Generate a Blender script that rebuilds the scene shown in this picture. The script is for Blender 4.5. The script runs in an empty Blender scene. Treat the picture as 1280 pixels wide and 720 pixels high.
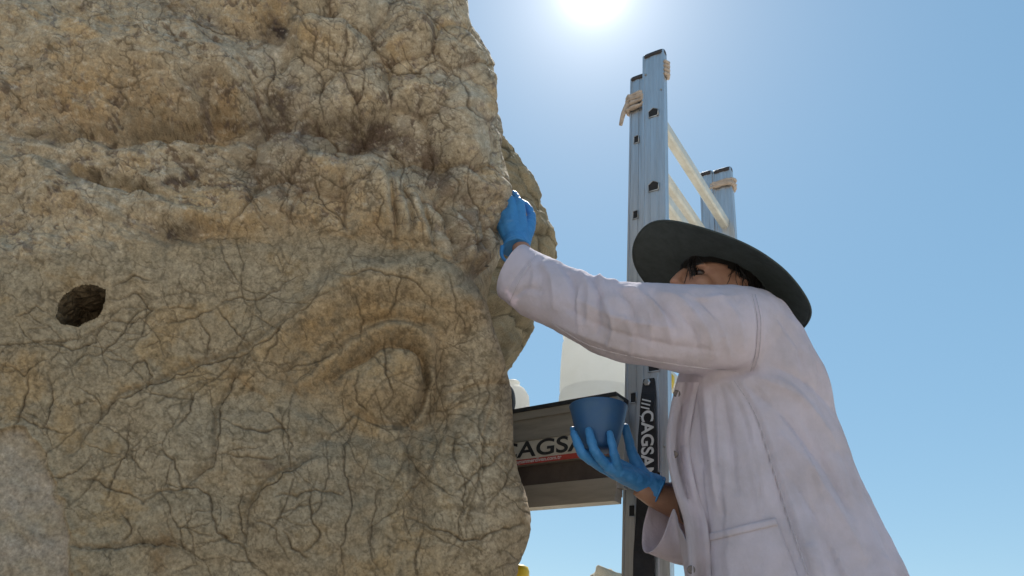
import bpy, bmesh, math, random
import numpy as np
from mathutils import Vector, Matrix
random.seed(7); np.random.seed(7)

# ------------------------------------------------------------------ camera
SC = bpy.context.scene
COL = SC.collection
PITCH, ROLL, FPX = math.radians(29.0), math.radians(5.9), 931.0
CAM = np.array([0.0, 0.0, 1.6])
c_f = np.array([0, math.cos(PITCH), math.sin(PITCH)])
_r0 = np.array([1.0, 0, 0]); _u0 = np.array([0, -math.sin(PITCH), math.cos(PITCH)])
c_r = _r0*math.cos(ROLL) + _u0*math.sin(ROLL)
c_u = _u0*math.cos(ROLL) - _r0*math.sin(ROLL)
cd = bpy.data.cameras.new('camera')
cam = bpy.data.objects.new('camera', cd); COL.objects.link(cam)
cd.sensor_width = 36.0; cd.lens = 36.0*FPX/1280.0
cd.clip_start = 0.02; cd.clip_end = 5000
m = Matrix.Identity(4)
for i in range(3):
    m[i][0] = c_r[i]; m[i][1] = c_u[i]; m[i][2] = -c_f[i]; m[i][3] = CAM[i]
cam.matrix_world = m
SC.camera = cam

def ray(px, py):                      # direction of a photograph pixel
    d = c_f*FPX + c_r*(px-640.0) - c_u*(py-360.0)
    return d/np.linalg.norm(d)
def P(px, py, Y):                     # point on that direction at depth Y
    d = ray(px, py)
    return CAM + d*(Y/d[1])
def PV(px, py, Y): return Vector(P(px, py, Y))
def project(v):                       # world points (n,3) -> pixels of the photograph
    q = v - CAM
    d = q @ c_f
    return 640 + FPX*(q @ c_r)/d, 360 - FPX*(q @ c_u)/d

# ------------------------------------------------------------------ sky, sun, exposure
SUN_D = ray(742, -17)
SUN_EL = math.asin(SUN_D[2]); SUN_AZ = math.atan2(SUN_D[0], SUN_D[1])
w = bpy.data.worlds.new('World'); SC.world = w; w.use_nodes = True
nt = w.node_tree; nt.nodes.clear()
out = nt.nodes.new('ShaderNodeOutputWorld')
bg = nt.nodes.new('ShaderNodeBackground'); bg.inputs['Strength'].default_value = 0.126
sky = nt.nodes.new('ShaderNodeTexSky'); sky.sky_type = 'NISHITA'; sky.sun_disc = False
sky.sun_elevation = SUN_EL; sky.sun_rotation = SUN_AZ
sky.altitude = 2100; sky.air_density = 1.0; sky.dust_density = 0.35; sky.ozone_density = 0.6
wb = nt.nodes.new('ShaderNodeMix'); wb.data_type = 'RGBA'; wb.blend_type = 'MULTIPLY'; wb.inputs['Factor'].default_value = 1
wb.inputs['B'].default_value = (0.90, 0.98, 0.92, 1)          # the phone's white balance
nt.links.new(sky.outputs[0], wb.inputs['A']); gm = nt.nodes.new('ShaderNodeGamma'); gm.inputs[1].default_value = 0.35      # the phone's tone curve evens the sky out
hs = nt.nodes.new('ShaderNodeHueSaturation'); hs.inputs['Saturation'].default_value = 2.05; hs.inputs['Value'].default_value = 2.5
nt.links.new(wb.outputs['Result'], gm.inputs[0]); nt.links.new(gm.outputs[0], hs.inputs['Color']); nt.links.new(hs.outputs[0], bg.inputs[0])
# the sun's own disc and its bright aureole in the sky, round the sun's direction
tc = nt.nodes.new('ShaderNodeTexCoord')
dot = nt.nodes.new('ShaderNodeVectorMath'); dot.operation = 'DOT_PRODUCT'
nrm = nt.nodes.new('ShaderNodeVectorMath'); nrm.operation = 'NORMALIZE'
nt.links.new(tc.outputs['Generated'], nrm.inputs[0])
nt.links.new(nrm.outputs[0], dot.inputs[0]); dot.inputs[1].default_value = tuple(SUN_D)
ac = nt.nodes.new('ShaderNodeMath'); ac.operation = 'ARCCOSINE'
nt.links.new(dot.outputs['Value'], ac.inputs[0])
def wm(op, a, b):
    n = nt.nodes.new('ShaderNodeMath'); n.operation = op
    for i, v in enumerate((a, b)):
        if v is None: continue
        if isinstance(v, (int, float)): n.inputs[i].default_value = v
        else: nt.links.new(v, n.inputs[i])
    return n.outputs[0]
def glow(sig, amp, pw):
    t = wm('POWER', wm('DIVIDE', ac.outputs[0], math.radians(sig)), pw)
    return wm('MULTIPLY', wm('EXPONENT', wm('MULTIPLY', t, -1.0), None), amp)
g = wm('ADD', wm('ADD', glow(1.6, 1.0, 2.0), glow(3.6, 0.55, 1.15)), glow(12.0, 0.13, 1.2))
bg2 = nt.nodes.new('ShaderNodeBackground'); bg2.inputs[0].default_value = (1.0, 0.97, 0.93, 1)
nt.links.new(g, bg2.inputs[1])
add = nt.nodes.new('ShaderNodeAddShader')
nt.links.new(bg.outputs[0], add.inputs[0]); nt.links.new(bg2.outputs[0], add.inputs[1])
nt.links.new(add.outputs[0], out.inputs[0])

sl = bpy.data.lights.new('sun', 'SUN'); sl.energy = 5.0; sl.angle = math.radians(0.53); sl.color = (1, 0.95, 0.87)
so = bpy.data.objects.new('sun', sl); COL.objects.link(so)
so.rotation_euler = Vector(SUN_D).to_track_quat('Z', 'Y').to_euler()
so.location = (0, 0, 20)
SC.view_settings.view_transform = 'Standard'; SC.view_settings.look = 'None'
SC.view_settings.gamma = 1; SC.view_settings.use_curve_mapping = False
SC.view_settings.exposure = 0.45
SC.cycles.max_bounces = 8
SC.cycles.use_denoising = True

# ------------------------------------------------------------------ helpers
def tag(o, label=None, cat=None, group=None, kind=None):
    if label: o['label'] = label
    if cat: o['category'] = cat
    if group: o['group'] = group
    if kind: o['kind'] = kind
    return o
def empty(name, loc=(0, 0, 0)):
    o = bpy.data.objects.new(name, None); COL.objects.link(o); o.location = loc
    o.empty_display_size = 0.1
    return o
def link(name, me, mat=None, parent=None, smooth=True):
    o = bpy.data.objects.new(name, me); COL.objects.link(o)
    if mat is not None and len(me.materials) == 0: me.materials.append(mat)
    if smooth: me.polygons.foreach_set('use_smooth', [True]*len(me.polygons))
    if parent is not None:
        o.parent = parent
        o.matrix_parent_inverse = Matrix.Translation(parent.location).inverted()
    return o
def from_bm(name, bm, mat, parent=None, smooth=False, bevel=0.0, seg=2):
    if bevel > 0:
        bmesh.ops.bevel(bm, geom=[e for e in bm.edges if len(e.link_faces) == 2 and e.calc_face_angle(0) > 0.6], offset=bevel, segments=seg, profile=0.6, affect='EDGES', clamp_overlap=True)
    bmesh.ops.recalc_face_normals(bm, faces=bm.faces)
    me = bpy.data.meshes.new(name); bm.to_mesh(me); bm.free()
    return link(name, me, mat, parent, smooth)
def frame_box(bm, c, ax, ay, az, sx, sy, sz):
    """box centred at c with half sizes s* along unit axes"""
    c, ax, ay, az = Vector(c), Vector(ax), Vector(ay), Vector(az)
    vs = []
    for k in (-1, 1):
        for j in (-1, 1):
            for i in (-1, 1):
                vs.append(bm.verts.new(c + ax*(i*sx) + ay*(j*sy) + az*(k*sz)))
    for q in ((0, 2, 3, 1), (4, 5, 7, 6), (0, 1, 5, 4), (2, 6, 7, 3), (0, 4, 6, 2), (1, 3, 7, 5)):
        bm.faces.new([vs[i] for i in q])
def tube(bm, pts, rad, n=10, cap=True):
    pts = [Vector(p) for p in pts]
    if not isinstance(rad, (list, tuple)): rad = [rad]*len(pts)
    rings = []; prev = None
    for i, p in enumerate(pts):
        t = (pts[min(i+1, len(pts)-1)] - pts[max(i-1, 0)]).normalized()
        if prev is None:
            a = Vector((0, 0, 1)) if abs(t.z) < 0.9 else Vector((1, 0, 0))
            u = t.cross(a).normalized()
        else:
            u = (prev - t*prev.dot(t)).normalized()
        prev = u; v = t.cross(u)
        rings.append([bm.verts.new(p + (u*math.cos(2*math.pi*k/n) + v*math.sin(2*math.pi*k/n))*rad[i]) for k in range(n)])
    for i in range(len(rings)-1):
        for k in range(n):
            bm.faces.new((rings[i][k], rings[i][(k+1) % n], rings[i+1][(k+1) % n], rings[i+1][k]))
    if cap:
        bm.faces.new(list(reversed(rings[0]))); bm.faces.new(rings[-1])
    return rings
def catmull(pts, n=8):
    pts = [Vector(p) for p in pts]; res = []
    for i in range(len(pts)-1):
        p0 = pts[max(i-1, 0)]; p1 = pts[i]; p2 = pts[i+1]; p3 = pts[min(i+2, len(pts)-1)]
        for k in range(n):
            t = k/n
            res.append(0.5*((2*p1) + (p2-p0)*t + (2*p0-5*p1+4*p2-p3)*t*t + (3*p1-p0-3*p2+p3)*t**3))
    res.append(pts[-1]); return res
def loft(bm, rings, n=40, ex=2.0, cap=True):
    """rings: (center, half axis a, half axis b); superellipse sections"""
    R = []
    for c, a, b in rings:
        c, a, b = Vector(c), Vector(a), Vector(b); r = []
        for k in range(n):
            th = 2*math.pi*k/n; co, si = math.cos(th), math.sin(th)
            r.append(bm.verts.new(c + a*math.copysign(abs(co)**(2/ex), co) + b*math.copysign(abs(si)**(2/ex), si)))
        R.append(r)
    for i in range(len(R)-1):
        for k in range(n):
            bm.faces.new((R[i][k], R[i][(k+1) % n], R[i+1][(k+1) % n], R[i+1][k]))
    if cap:
        bm.faces.new(list(reversed(R[0]))); bm.faces.new(R[-1])
    return R
def remeshed(bm, voxel, smooth=4, fac=0.5):
    """one continuous surface from overlapping closed shapes -> mesh"""
    bmesh.ops.recalc_face_normals(bm, faces=bm.faces)
    me = bpy.data.meshes.new('tmp'); bm.to_mesh(me); bm.free()
    o = bpy.data.objects.new('tmp', me); COL.objects.link(o)
    md = o.modifiers.new('r', 'REMESH'); md.mode = 'VOXEL'; md.voxel_size = voxel; md.adaptivity = 0
    if smooth:
        ms = o.modifiers.new('s', 'SMOOTH'); ms.iterations = smooth; ms.factor = fac
    dg = bpy.context.evaluated_depsgraph_get()
    res = bpy.data.meshes.new_from_object(o.evaluated_get(dg))
    bpy.data.objects.remove(o); bpy.data.meshes.remove(me)
    return res
def co_of(me):
    a = np.empty(len(me.vertices)*3); me.vertices.foreach_get('co', a); return a.reshape(-1, 3)
def no_of(me):
    a = np.empty(len(me.vertices)*3); me.vertices.foreach_get('normal', a); return a.reshape(-1, 3)
def put_co(me, a):
    me.vertices.foreach_set('co', a.ravel()); me.update()
def sstep(a, b, x):
    t = np.clip((x-a)/(b-a), 0, 1); return t*t*(3-2*t)
# 2-D noise on arrays
_TG = np.random.RandomState(5).rand(512, 512).astype(np.float32)*np.float32(2*math.pi)
_TC, _TS = np.cos(_TG).ravel(), np.sin(_TG).ravel()
_TU = np.random.RandomState(6).rand(512, 512).astype(np.float32).ravel()
def noise2(x, y, s=0):
    x = np.asarray(x, np.float32); y = np.asarray(y, np.float32)
    ix, iy = np.floor(x), np.floor(y); fx, fy = x-ix, y-iy
    jx = ix.astype(np.int32) + s*71; jy = iy.astype(np.int32) + s*37
    x0 = jx & 511; x1 = (jx+1) & 511; y0 = (jy & 511)*512; y1 = ((jy+1) & 511)*512
    ux = fx*fx*fx*(fx*(fx*6-15)+10); uy = fy*fy*fy*(fy*(fy*6-15)+10)
    fx1, fy1 = fx-1, fy-1
    i = y0+x0; a = _TC[i]*fx + _TS[i]*fy
    i = y0+x1; a = a + (_TC[i]*fx1 + _TS[i]*fy - a)*ux
    i = y1+x0; c = _TC[i]*fx + _TS[i]*fy1
    i = y1+x1; c = c + (_TC[i]*fx1 + _TS[i]*fy1 - c)*ux
    return (a + (c-a)*uy)*np.float32(1.5)
def fbm(x, y, s=0, o=4, g=0.5):
    r = 0; a = 1; f = 1
    for k in range(o):
        r = r + np.float32(a)*noise2(x*np.float32(f)+k*13.7, y*np.float32(f)-k*7.3, s+k); a *= g; f *= 2.03
    return r
def voro(x, y, s=0, jit=0.9):
    x = np.asarray(x, np.float32); y = np.asarray(y, np.float32)
    ix, iy = np.floor(x), np.floor(y); rx, ry = x-ix, y-iy
    jx = ix.astype(np.int32) + s*71; jy = iy.astype(np.int32) + s*37
    f1 = np.full(x.shape, 9.0, np.float32); f2 = f1.copy(); cid = np.zeros(x.shape, np.float32)
    for dx in (-1, 0, 1):
        for dy in (-1, 0, 1):
            i = ((jy+dy) & 511)*512 + ((jx+dx) & 511)
            a = _TU[i]; b = _TG.ravel()[i]*np.float32(1/(2*math.pi))
            ux = rx - np.float32(dx+0.5) - (a-np.float32(0.5))*np.float32(jit)
            uy = ry - np.float32(dy+0.5) - (b-np.float32(0.5))*np.float32(jit)
            d = ux*ux + uy*uy
            c = d < f1
            f2 = np.where(c, f1, np.minimum(f2, d)); cid = np.where(c, a, cid); f1 = np.where(c, d, f1)
    return np.sqrt(f1), np.sqrt(f2), cid
def stroke_dist(X, Y, pts, reach):
    """distance and side of a polyline, in pixels; 1e3 beyond reach"""
    D = np.full(X.shape, 1e3, np.float32); S = np.zeros(X.shape, np.float32); T = np.zeros(X.shape, np.float32)
    L = len(pts)-1
    px = [p[0] for p in pts]; py = [p[1] for p in pts]
    box = np.nonzero(((X > min(px)-reach) & (X < max(px)+reach) & (Y > min(py)-reach) & (Y < max(py)+reach)).ravel())[0]
    if len(box) == 0: return D, S, T
    bx, by = X.ravel()[box], Y.ravel()[box]
    d0 = np.full(len(box), 1e3, np.float32); s0 = np.zeros(len(box), np.float32); t0 = s0.copy()
    for i in range(L):
        (x0, y0), (x1, y1) = pts[i], pts[i+1]
        sel = np.nonzero((bx > min(x0, x1)-reach) & (bx < max(x0, x1)+reach) & (by > min(y0, y1)-reach) & (by < max(y0, y1)+reach))[0]
        if len(sel) == 0: continue
        x = bx[sel]; y = by[sel]; dx, dy = x1-x0, y1-y0; l2 = dx*dx+dy*dy+1e-9
        t = np.clip(((x-x0)*dx + (y-y0)*dy)/l2, 0, 1)
        d = np.hypot(x-x0-t*dx, y-y0-t*dy); s = np.sign(dx*(y-y0) - dy*(x-x0))
        c = d < d0[sel]; sel = sel[c]
        d0[sel] = d[c]; s0[sel] = s[c]; t0[sel] = ((i+t)/L)[c]
    D.ravel()[box] = d0; S.ravel()[box] = s0; T.ravel()[box] = t0
    return D, S, T
def stroke_sub(X, Y, pts, reach):
    px = [p[0] for p in pts]; py = [p[1] for p in pts]
    box = np.nonzero(((X > min(px)-reach) & (X < max(px)+reach) & (Y > min(py)-reach) & (Y < max(py)+reach)).ravel())[0]
    d, s, t = stroke_dist(X.ravel()[box], Y.ravel()[box], pts, reach)
    k = d < 900
    return box[k], d[k], s[k], t[k]
def jitter_line(pts, rough=0.16, depth=3):
    pts = [tuple(p) for p in pts]
    for k in range(depth):
        o = [pts[0]]
        for a, b in zip(pts[:-1], pts[1:]):
            l = math.hypot(b[0]-a[0], b[1]-a[1]); nx, ny = -(b[1]-a[1]), (b[0]-a[0])
            j = random.uniform(-1, 1)*rough
            if l > 5: o.append(((a[0]+b[0])/2 + nx*j, (a[1]+b[1])/2 + ny*j))
            o.append(b)
        pts = o
    return pts

# ------------------------------------------------------------------ materials
def mat(name, color, rough=0.6, metal=0.0, spec=0.5, noise=None, bump=None, trans=0.0, transl=0.0, wear=None, sheen=0.0, attr=None, alpha=None):
    M = bpy.data.materials.new(name); M.use_nodes = True
    t = M.node_tree; b = t.nodes['Principled BSDF']; o = t.nodes['Material Output']
    b.inputs['Roughness'].default_value = rough; b.inputs['Metallic'].default_value = metal
    b.inputs['Specular IOR Level'].default_value = spec
    b.inputs['Transmission Weight'].default_value = trans
    if sheen: b.inputs['Sheen Weight'].default_value = sheen
    tcn = t.nodes.new('ShaderNodeTexCoord')
    colout = None
    if attr:
        at = t.nodes.new('ShaderNodeAttribute'); at.attribute_name = attr; colout = at.outputs['Color']
    if noise:                                     # (scale, second colour, contrast lo, hi, stretch)
        sc, c2, lo, hi, st = noise
        mp = t.nodes.new('ShaderNodeMapping'); mp.inputs['Scale'].default_value = st
        t.links.new(tcn.outputs['Object'], mp.inputs[0])
        n = t.nodes.new('ShaderNodeTexNoise'); n.inputs['Scale'].default_value = sc; n.inputs['Detail'].default_value = 8; n.inputs['Roughness'].default_value = 0.65
        t.links.new(mp.outputs[0], n.inputs[0])
        r = t.nodes.new('ShaderNodeMapRange'); r.inputs[1].default_value = lo; r.inputs[2].default_value = hi
        t.links.new(n.outputs[0], r.inputs[0])
        mx = t.nodes.new('ShaderNodeMix'); mx.data_type = 'RGBA'
        t.links.new(r.outputs[0], mx.inputs['Factor'])
        if colout is not None:
            mx.blend_type = 'MULTIPLY'; t.links.new(colout, mx.inputs['A']); mx.inputs['B'].default_value = (*c2, 1)
        else:
            mx.inputs['A'].default_value = (*color, 1); mx.inputs['B'].default_value = (*c2, 1)
        colout = mx.outputs['Result']
        rr = t.nodes.new('ShaderNodeMapRange'); rr.inputs[3].default_value = max(0, rough-0.08); rr.inputs[4].default_value = min(1, rough+0.12)
        t.links.new(n.outputs[0], rr.inputs[0]); t.links.new(rr.outputs[0], b.inputs['Roughness'])
    if colout is not None: t.links.new(colout, b.inputs['Base Color'])
    else: b.inputs['Base Color'].default_value = (*color, 1)
    nrmout = None
    if bump:                                      # list of (scale, strength, distance, stretch)
        for sc, stg, dist, st in bump:
            mp = t.nodes.new('ShaderNodeMapping'); mp.inputs['Scale'].default_value = st
            t.links.new(tcn.outputs['Object'], mp.inputs[0])
            n = t.nodes.new('ShaderNodeTexNoise'); n.inputs['Scale'].default_value = sc; n.inputs['Detail'].default_value = 6; n.inputs['Roughness'].default_value = 0.6
            t.links.new(mp.outputs[0], n.inputs[0])
            bp = t.nodes.new('ShaderNodeBump'); bp.inputs['Strength'].default_value = stg; bp.inputs['Distance'].default_value = dist
            t.links.new(n.outputs[0], bp.inputs['Height'])
            if nrmout is not None: t.links.new(nrmout, bp.inputs['Normal'])
            nrmout = bp.outputs[0]
        t.links.new(nrmout, b.inputs['Normal'])
    if transl > 0:
        tr = t.nodes.new('ShaderNodeBsdfTranslucent')
        if colout is not None: t.links.new(colout, tr.inputs[0])
        else: tr.inputs[0].default_value = (*color, 1)
        if nrmout is not None: t.links.new(nrmout, tr.inputs['Normal'])
        ms = t.nodes.new('ShaderNodeMixShader'); ms.inputs[0].default_value = transl
        t.links.new(b.outputs[0], ms.inputs[1]); t.links.new(tr.outputs[0], ms.inputs[2])
        t.links.new(ms.outputs[0], o.inputs[0])
    return M
ONE = (1, 1, 1)
# ------------------------------------------------------------------ ground, pale limestone scree, with a slope added behind the viewer for bounced light
M_ground = mat('limestone_gravel', (0.60, 0.545, 0.46), 0.95, spec=0.2, noise=(9.0, (0.46, 0.41, 0.33), 0.35, 0.7, ONE), bump=[(60, 0.8, 0.03, ONE), (8, 0.5, 0.1, ONE)])
def build_ground():
    n = 160
    u = np.linspace(-1, 1, n); g = np.sign(u)*(np.abs(u)**3.0)*1500
    X, Y = np.meshgrid(g, g)
    Z = 0.04*fbm(X*0.5, Y*0.5, 3) + 0.0*X
    r = np.hypot(X, Y)
    Z = Z*np.clip(r/3, 0.2, 1) + 0.05*np.clip(r-20, 0, 400)*fbm(X*0.01, Y*0.01, 9, 3)*0.3
    bounce_hill = sstep(4.0, 60.0, -Y)*14.0                      # unseen slope, added to bounce sunlight onto the shaded stone
    Z = Z + bounce_hill*np.exp(-(X/70)**2)
    me = bpy.data.meshes.new('ground')
    idx = np.arange(n*n).reshape(n, n)
    f = np.stack([idx[:-1, :-1], idx[:-1, 1:], idx[1:, 1:], idx[1:, :-1]], -1).reshape(-1, 4)
    me.from_pydata(np.stack([X, Y, Z], -1).reshape(-1, 3).tolist(), [], f.tolist())
    o = link('ground', me, M_ground); tag(o, kind='structure')
build_ground()

# ------------------------------------------------------------------ the colossal carved head
SIL = [(535, -60), (560, -20), (572, 10), (600, 45), (617, 75), (621, 100), (617, 118), (619, 135), (627, 150), (629, 170), (626, 185), (632, 205),
       (640, 235), (643, 260), (638, 290), (626, 320), (612, 345), (605, 375), (615, 405), (624, 430), (632, 456), (639, 485), (641, 520), (642, 555),
       (648, 590), (658, 618), (664, 645), (663, 668), (657, 688), (648, 708), (646, 725), (648, 760), (650, 900)]
YS = 1.72
def build_rock():
    sp = np.array([P(x, y, YS) for x, y in SIL])
    o = np.argsort(sp[:, 2]); sz, sx = sp[o, 2], sp[o, 0]
    # rows
    zf = np.arange(1.66, 3.78, 0.0020)
    zr = np.concatenate([np.linspace(-0.1, 1.64, 36), zf, np.linspace(3.79, 4.12, 22)])
    xs = np.interp(zr, sz, sx)
    kz = np.exp(-0.5*((np.arange(-300, 301)*0.0020)/0.16)**2); kz /= kz.sum()
    grid = np.arange(0.5, 4.8, 0.0020); gx = np.interp(grid, sz, sx)
    gsm = np.convolve(np.pad(gx, 300, 'edge'), kz, 'valid'); xsm = np.interp(zr, grid, gsm)
    det = xs - xsm
    R = 0.21; al = math.radians(9)
    # columns: angle of normal. 0 = silhouette (+x), then turns to face the viewer
    end = math.pi/2 - al
    arcf = np.arange(0, R*end, 0.0020); fl = np.arange(0.0020, 1.62, 0.0020)
    fl2 = np.linspace(1.66, 2.3, 14)
    bk = np.linspace(1.0, 0.02, 26)**1.3*0.95            # straight run behind the silhouette
    nb, na_, nf, nf2 = len(bk), len(arcf), len(fl), len(fl2)
    S = np.concatenate([-bk, arcf, R*end+fl, R*end+fl2])   # arc length
    nx_, ny_, bx, by = [], [], [], []
    for s in S:
        if s < 0:
            bx.append(R - 0.15*(-s)**1.5); by.append(-s); nx_.append(1.0); ny_.append(0.0)
        elif s < R*end:
            a = s/R; bx.append(R*math.cos(a)); by.append(-R*math.sin(a)); nx_.append(math.cos(a)); ny_.append(-math.sin(a))
        else:
            a = end; l = s-R*end
            bx.append(R*math.cos(a) - l*math.cos(al)); by.append(-R*math.sin(a) - l*math.sin(al)); nx_.append(math.cos(a)); ny_.append(-math.sin(a))
    bx, by, nx_, ny_ = map(np.array, (bx, by, nx_, ny_))
    SS, ZZ = np.meshgrid(S, zr)
    BX = bx[None, :] + (xsm-R)[:, None]; BY = by[None, :] + YS + 0.0*ZZ
    # brow of the stone leans out over the viewer a little, foot draws back
    BY = BY - 0.06*sstep(2.5, 3.4, ZZ)
    # dome at the very top
    k = np.sqrt(np.clip(1-(np.clip(zr-3.60, 0, 1)/0.42)**2, 0.02, 1))[:, None]
    BX = -0.75 + (BX+0.75)*(0.25+0.75*k); BY = 2.1 + (BY-2.1)*(0.25+0.75*k)
    NX = np.broadcast_to(nx_, SS.shape).copy(); NY = np.broadcast_to(ny_, SS.shape).copy()
    q = np.stack([BX, BY, ZZ], -1)
    X, Y = project(q.reshape(-1, 3)); X = X.reshape(SS.shape); Y = Y.reshape(SS.shape)
    front = sstep(-0.02, 0.05, SS)                        # traced relief only on the side that shows
    edge = sstep(0.0, 0.16, SS)                           # less relief at the turning edge
    D = np.zeros(SS.shape)
    D += det[:, None]*np.exp(-(np.clip(SS, 0, 9)/0.20)**2)*np.where(SS < 0, np.exp(SS/0.3), 1)*1.0
    N = lambda f, s, o=4, g=0.5: fbm(SS*f, ZZ*f, s, o, g)
    wx = X + 14*noise2(X/60, Y/60, 5) + 6*noise2(X/22, Y/22, 6)
    wy = Y + 14*noise2(X/60, Y/60, 15) + 6*noise2(X/22, Y/22, 16)
    # zones
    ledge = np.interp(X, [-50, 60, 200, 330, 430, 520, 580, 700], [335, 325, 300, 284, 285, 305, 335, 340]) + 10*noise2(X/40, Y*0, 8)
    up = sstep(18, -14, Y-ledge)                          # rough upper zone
    ur = up*sstep(300, 390, X + 0.25*Y)                   # nodular part, upper right
    ul = up*(1-ur)
    low = 1-up
    rightside = low*sstep(420, 520, X)
    B = np.zeros(SS.shape)
    def gauss(cx, cy, rx, ry, rot, amp, p=2.0):
        nonlocal B
        c, s = math.cos(math.radians(rot)), math.sin(math.radians(rot))
        u = ((wx-cx)*c + (wy-cy)*s)/rx; v = (-(wx-cx)*s + (wy-cy)*c)/ry
        B = B + amp*np.exp(-(u*u+v*v)**(p/2))
    # --- broad forms
    B += 0.022*N(2.2, 21, 3) + 0.014*up*N(6, 22, 2)
    for a in [(110, 75, 120, 50, 8, 0.035), (245, 105, 75, 45, 10, 0.05), (60, 120, 90, 36, 0, 0.02),
              (335, 20, 62, 42, 15, 0.03, 4), (418, 42, 50, 52, 0, 0.045, 4), (500, 62, 46, 34, 0, 0.03, 3), (545, 25, 50, 40, 0, 0.025, 3), (455, 115, 55, 38, 0, 0.03, 3),
              (575, 130, 44, 50, 0, 0.028, 3), (520, 150, 46, 36, 20, 0.022, 3), (560, 215, 42, 40, 0, 0.02, 3), (440, 232, 62, 30, 24, 0.035, 3), (345, 195, 60, 40, 0, 0.02),
              (215, 196, 90, 26, 8, 0.03), (60, 240, 90, 26, 30, 0.025), (200, 262, 120, 24, 5, 0.02), (330, 262, 40, 30, 40, 0.02),
              (250, 350, 330, 50, 0, 0.012), (80, 470, 140, 120, 0, 0.015), (340, 555, 60, 46, 0, 0.016, 4), (238, 560, 60, 60, 0, 0.010, 3),
              (378, 655, 66, 82, 10, 0.030, 4), (230, 660, 60, 46, 0, 0.014, 4),
              (590, 600, 70, 90, 0, 0.02), (600, 690, 60, 60, 0, 0.02)]:
        gauss(*a)
    # dips
    for a in [(160, 160, 190, 20, 2, -0.042), (345, 48, 26, 16, -20, -0.045), (352, 135, 22, 30, 0, -0.026), (300, 150, 46, 14, 0, -0.02),
              (462, 163, 46, 22, 5, -0.026), (405, 160, 60, 10, -8, -0.02), (535, 220, 38, 22, 40, -0.02), (590, 305, 24, 46, -14, -0.035), (548, 300, 14, 40, -14, -0.02),
              (150, 232, 110, 9, 18, -0.022), (235, 292, 110, 10, 6, -0.018), (320, 236, 22, 50, -30, -0.016),
              (545, 512, 32, 46, 25, -0.028), (515, 600, 20, 90, 4, -0.016), (470, 590, 14, 80, 5, -0.008), (398, 560, 34, 12, -28, -0.012), (365, 448, 70, 26, -36, -0.010)]:
        gauss(*a)
    # --- eye: socket, ball, lids
    gauss(492, 470, 98, 78, -14, -0.050, 3); gauss(560, 492, 34, 66, 22, -0.034); gauss(410, 505, 60, 24, 30, -0.010)
    gauss(484, 464, 56, 48, -22, 0.062, 2.9)
    def line(pts, wd, amp, sharp=2.0, taper=True, rough=0.06):
        nonlocal B
        ix, d, s, t = stroke_sub(LX, LY, pts, wd*3)
        a = amp*(np.abs(np.sin(np.pi*np.clip(t, 0.0, 1)))**0.4 if taper else 1)
        B = np.ascontiguousarray(B); B.reshape(-1)[ix] += a*np.exp(-(d/wd)**sharp)
    LX = wx*0.35+X*0.65; LY = wy*0.35+Y*0.65
    cm = lambda pts: [(p.x, p.y) for p in catmull([(x, y, 0) for x, y in pts], 6)]
    lid = cm([(372, 482), (400, 455), (440, 428), (485, 412), (525, 420), (545, 450), (540, 492), (520, 524)])
    line(lid, 8, 0.028, 2.2)
    line(cm([(384, 462), (430, 418), (486, 398), (540, 408), (562, 452)]), 4.5, -0.008)
    line(cm([(405, 472), (445, 446), (485, 428), (520, 434), (533, 462), (527, 497), (508, 522)]), 5, -0.024)
    line(cm([(300, 470), (345, 425), (400, 385), (455, 362), (515, 358), (562, 385), (592, 430), (600, 480)]), 34, 0.046)
    line(cm([(330, 420), (400, 350), (470, 335), (540, 350)]), 12, -0.007)
    line(cm([(430, 500), (462, 517), (500, 524), (524, 508)]), 3.5, -0.007)
    line(cm([(400, 484), (430, 508), (465, 528), (505, 535), (532, 514)]), 8, 0.005)
    line(cm([(556, 372), (592, 420), (606, 480), (600, 560)]), 16, 0.012)
    line(cm([(350, 470), (392, 430), (440, 398), (490, 382), (545, 392), (572, 430)]), 4, -0.007)
    line(cm([(440, 540), (470, 580), (478, 650), (470, 730)]), 10, 0.012)
    line(cm([(500, 540), (505, 600), (500, 660), (496, 730)]), 7, 0.008)
    line(cm([(545, 520), (535, 580), (545, 640), (550, 720)]), 8, 0.008)
    for i in range(14):                                   # fine vertical creases below the eye
        x0 = 500+i*9+random.uniform(-4, 4); y0 = 505+random.uniform(-10, 40)
        line(cm([(x0+16, y0), (x0+3, y0+40), (x0+random.uniform(-8, 8), y0+95)]), 2.2, -0.004, rough=0)
    # --- ledges: upper lip out, lower side back
    def ledge_line(pts, h, reach, sgn=1):
        nonlocal B
        d, s, t = stroke_dist(wx, wy, pts, reach*3)
        tp = np.abs(np.sin(np.pi*np.clip(t, 0, 1)))**0.35
        B = B + np.where(d < 900, 0.8*h*tp*(0.35+0.65*np.tanh(-s*sgn*d/5.0))*np.exp(-d/reach), 0)
    ledge_line([(-40, 158), (60, 162), (150, 152), (240, 150), (330, 150)], 0.026, 22)
    ledge_line([(130, 222), (180, 232), (235, 226), (262, 214)], 0.014, 12)
    ledge_line([(60, 238), (110, 268), (170, 292), (255, 286), (300, 280)], 0.016, 14)
    ledge_line([(330, 270), (395, 292), (455, 290), (520, 310), (560, 338)], 0.018, 14)
    ledge_line([(180, -8), (250, 30), (316, 66)], 0.022, 14, -1)
    ledge_line([(395, 270), (350, 240), (300, 175)], 0.010, 10, -1)
    # hair locks / ribs hanging over the brow, right
    for i in range(7):
        x0 = 470+i*22
        line(cm([(x0, 232+i*7), (x0+10, 270+i*8), (x0+18, 315+i*5)]), 9, 0.013)
        line(cm([(x0+11, 240+i*7), (x0+21, 275+i*8), (x0+27, 318+i*5)]), 3, -0.010)
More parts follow.
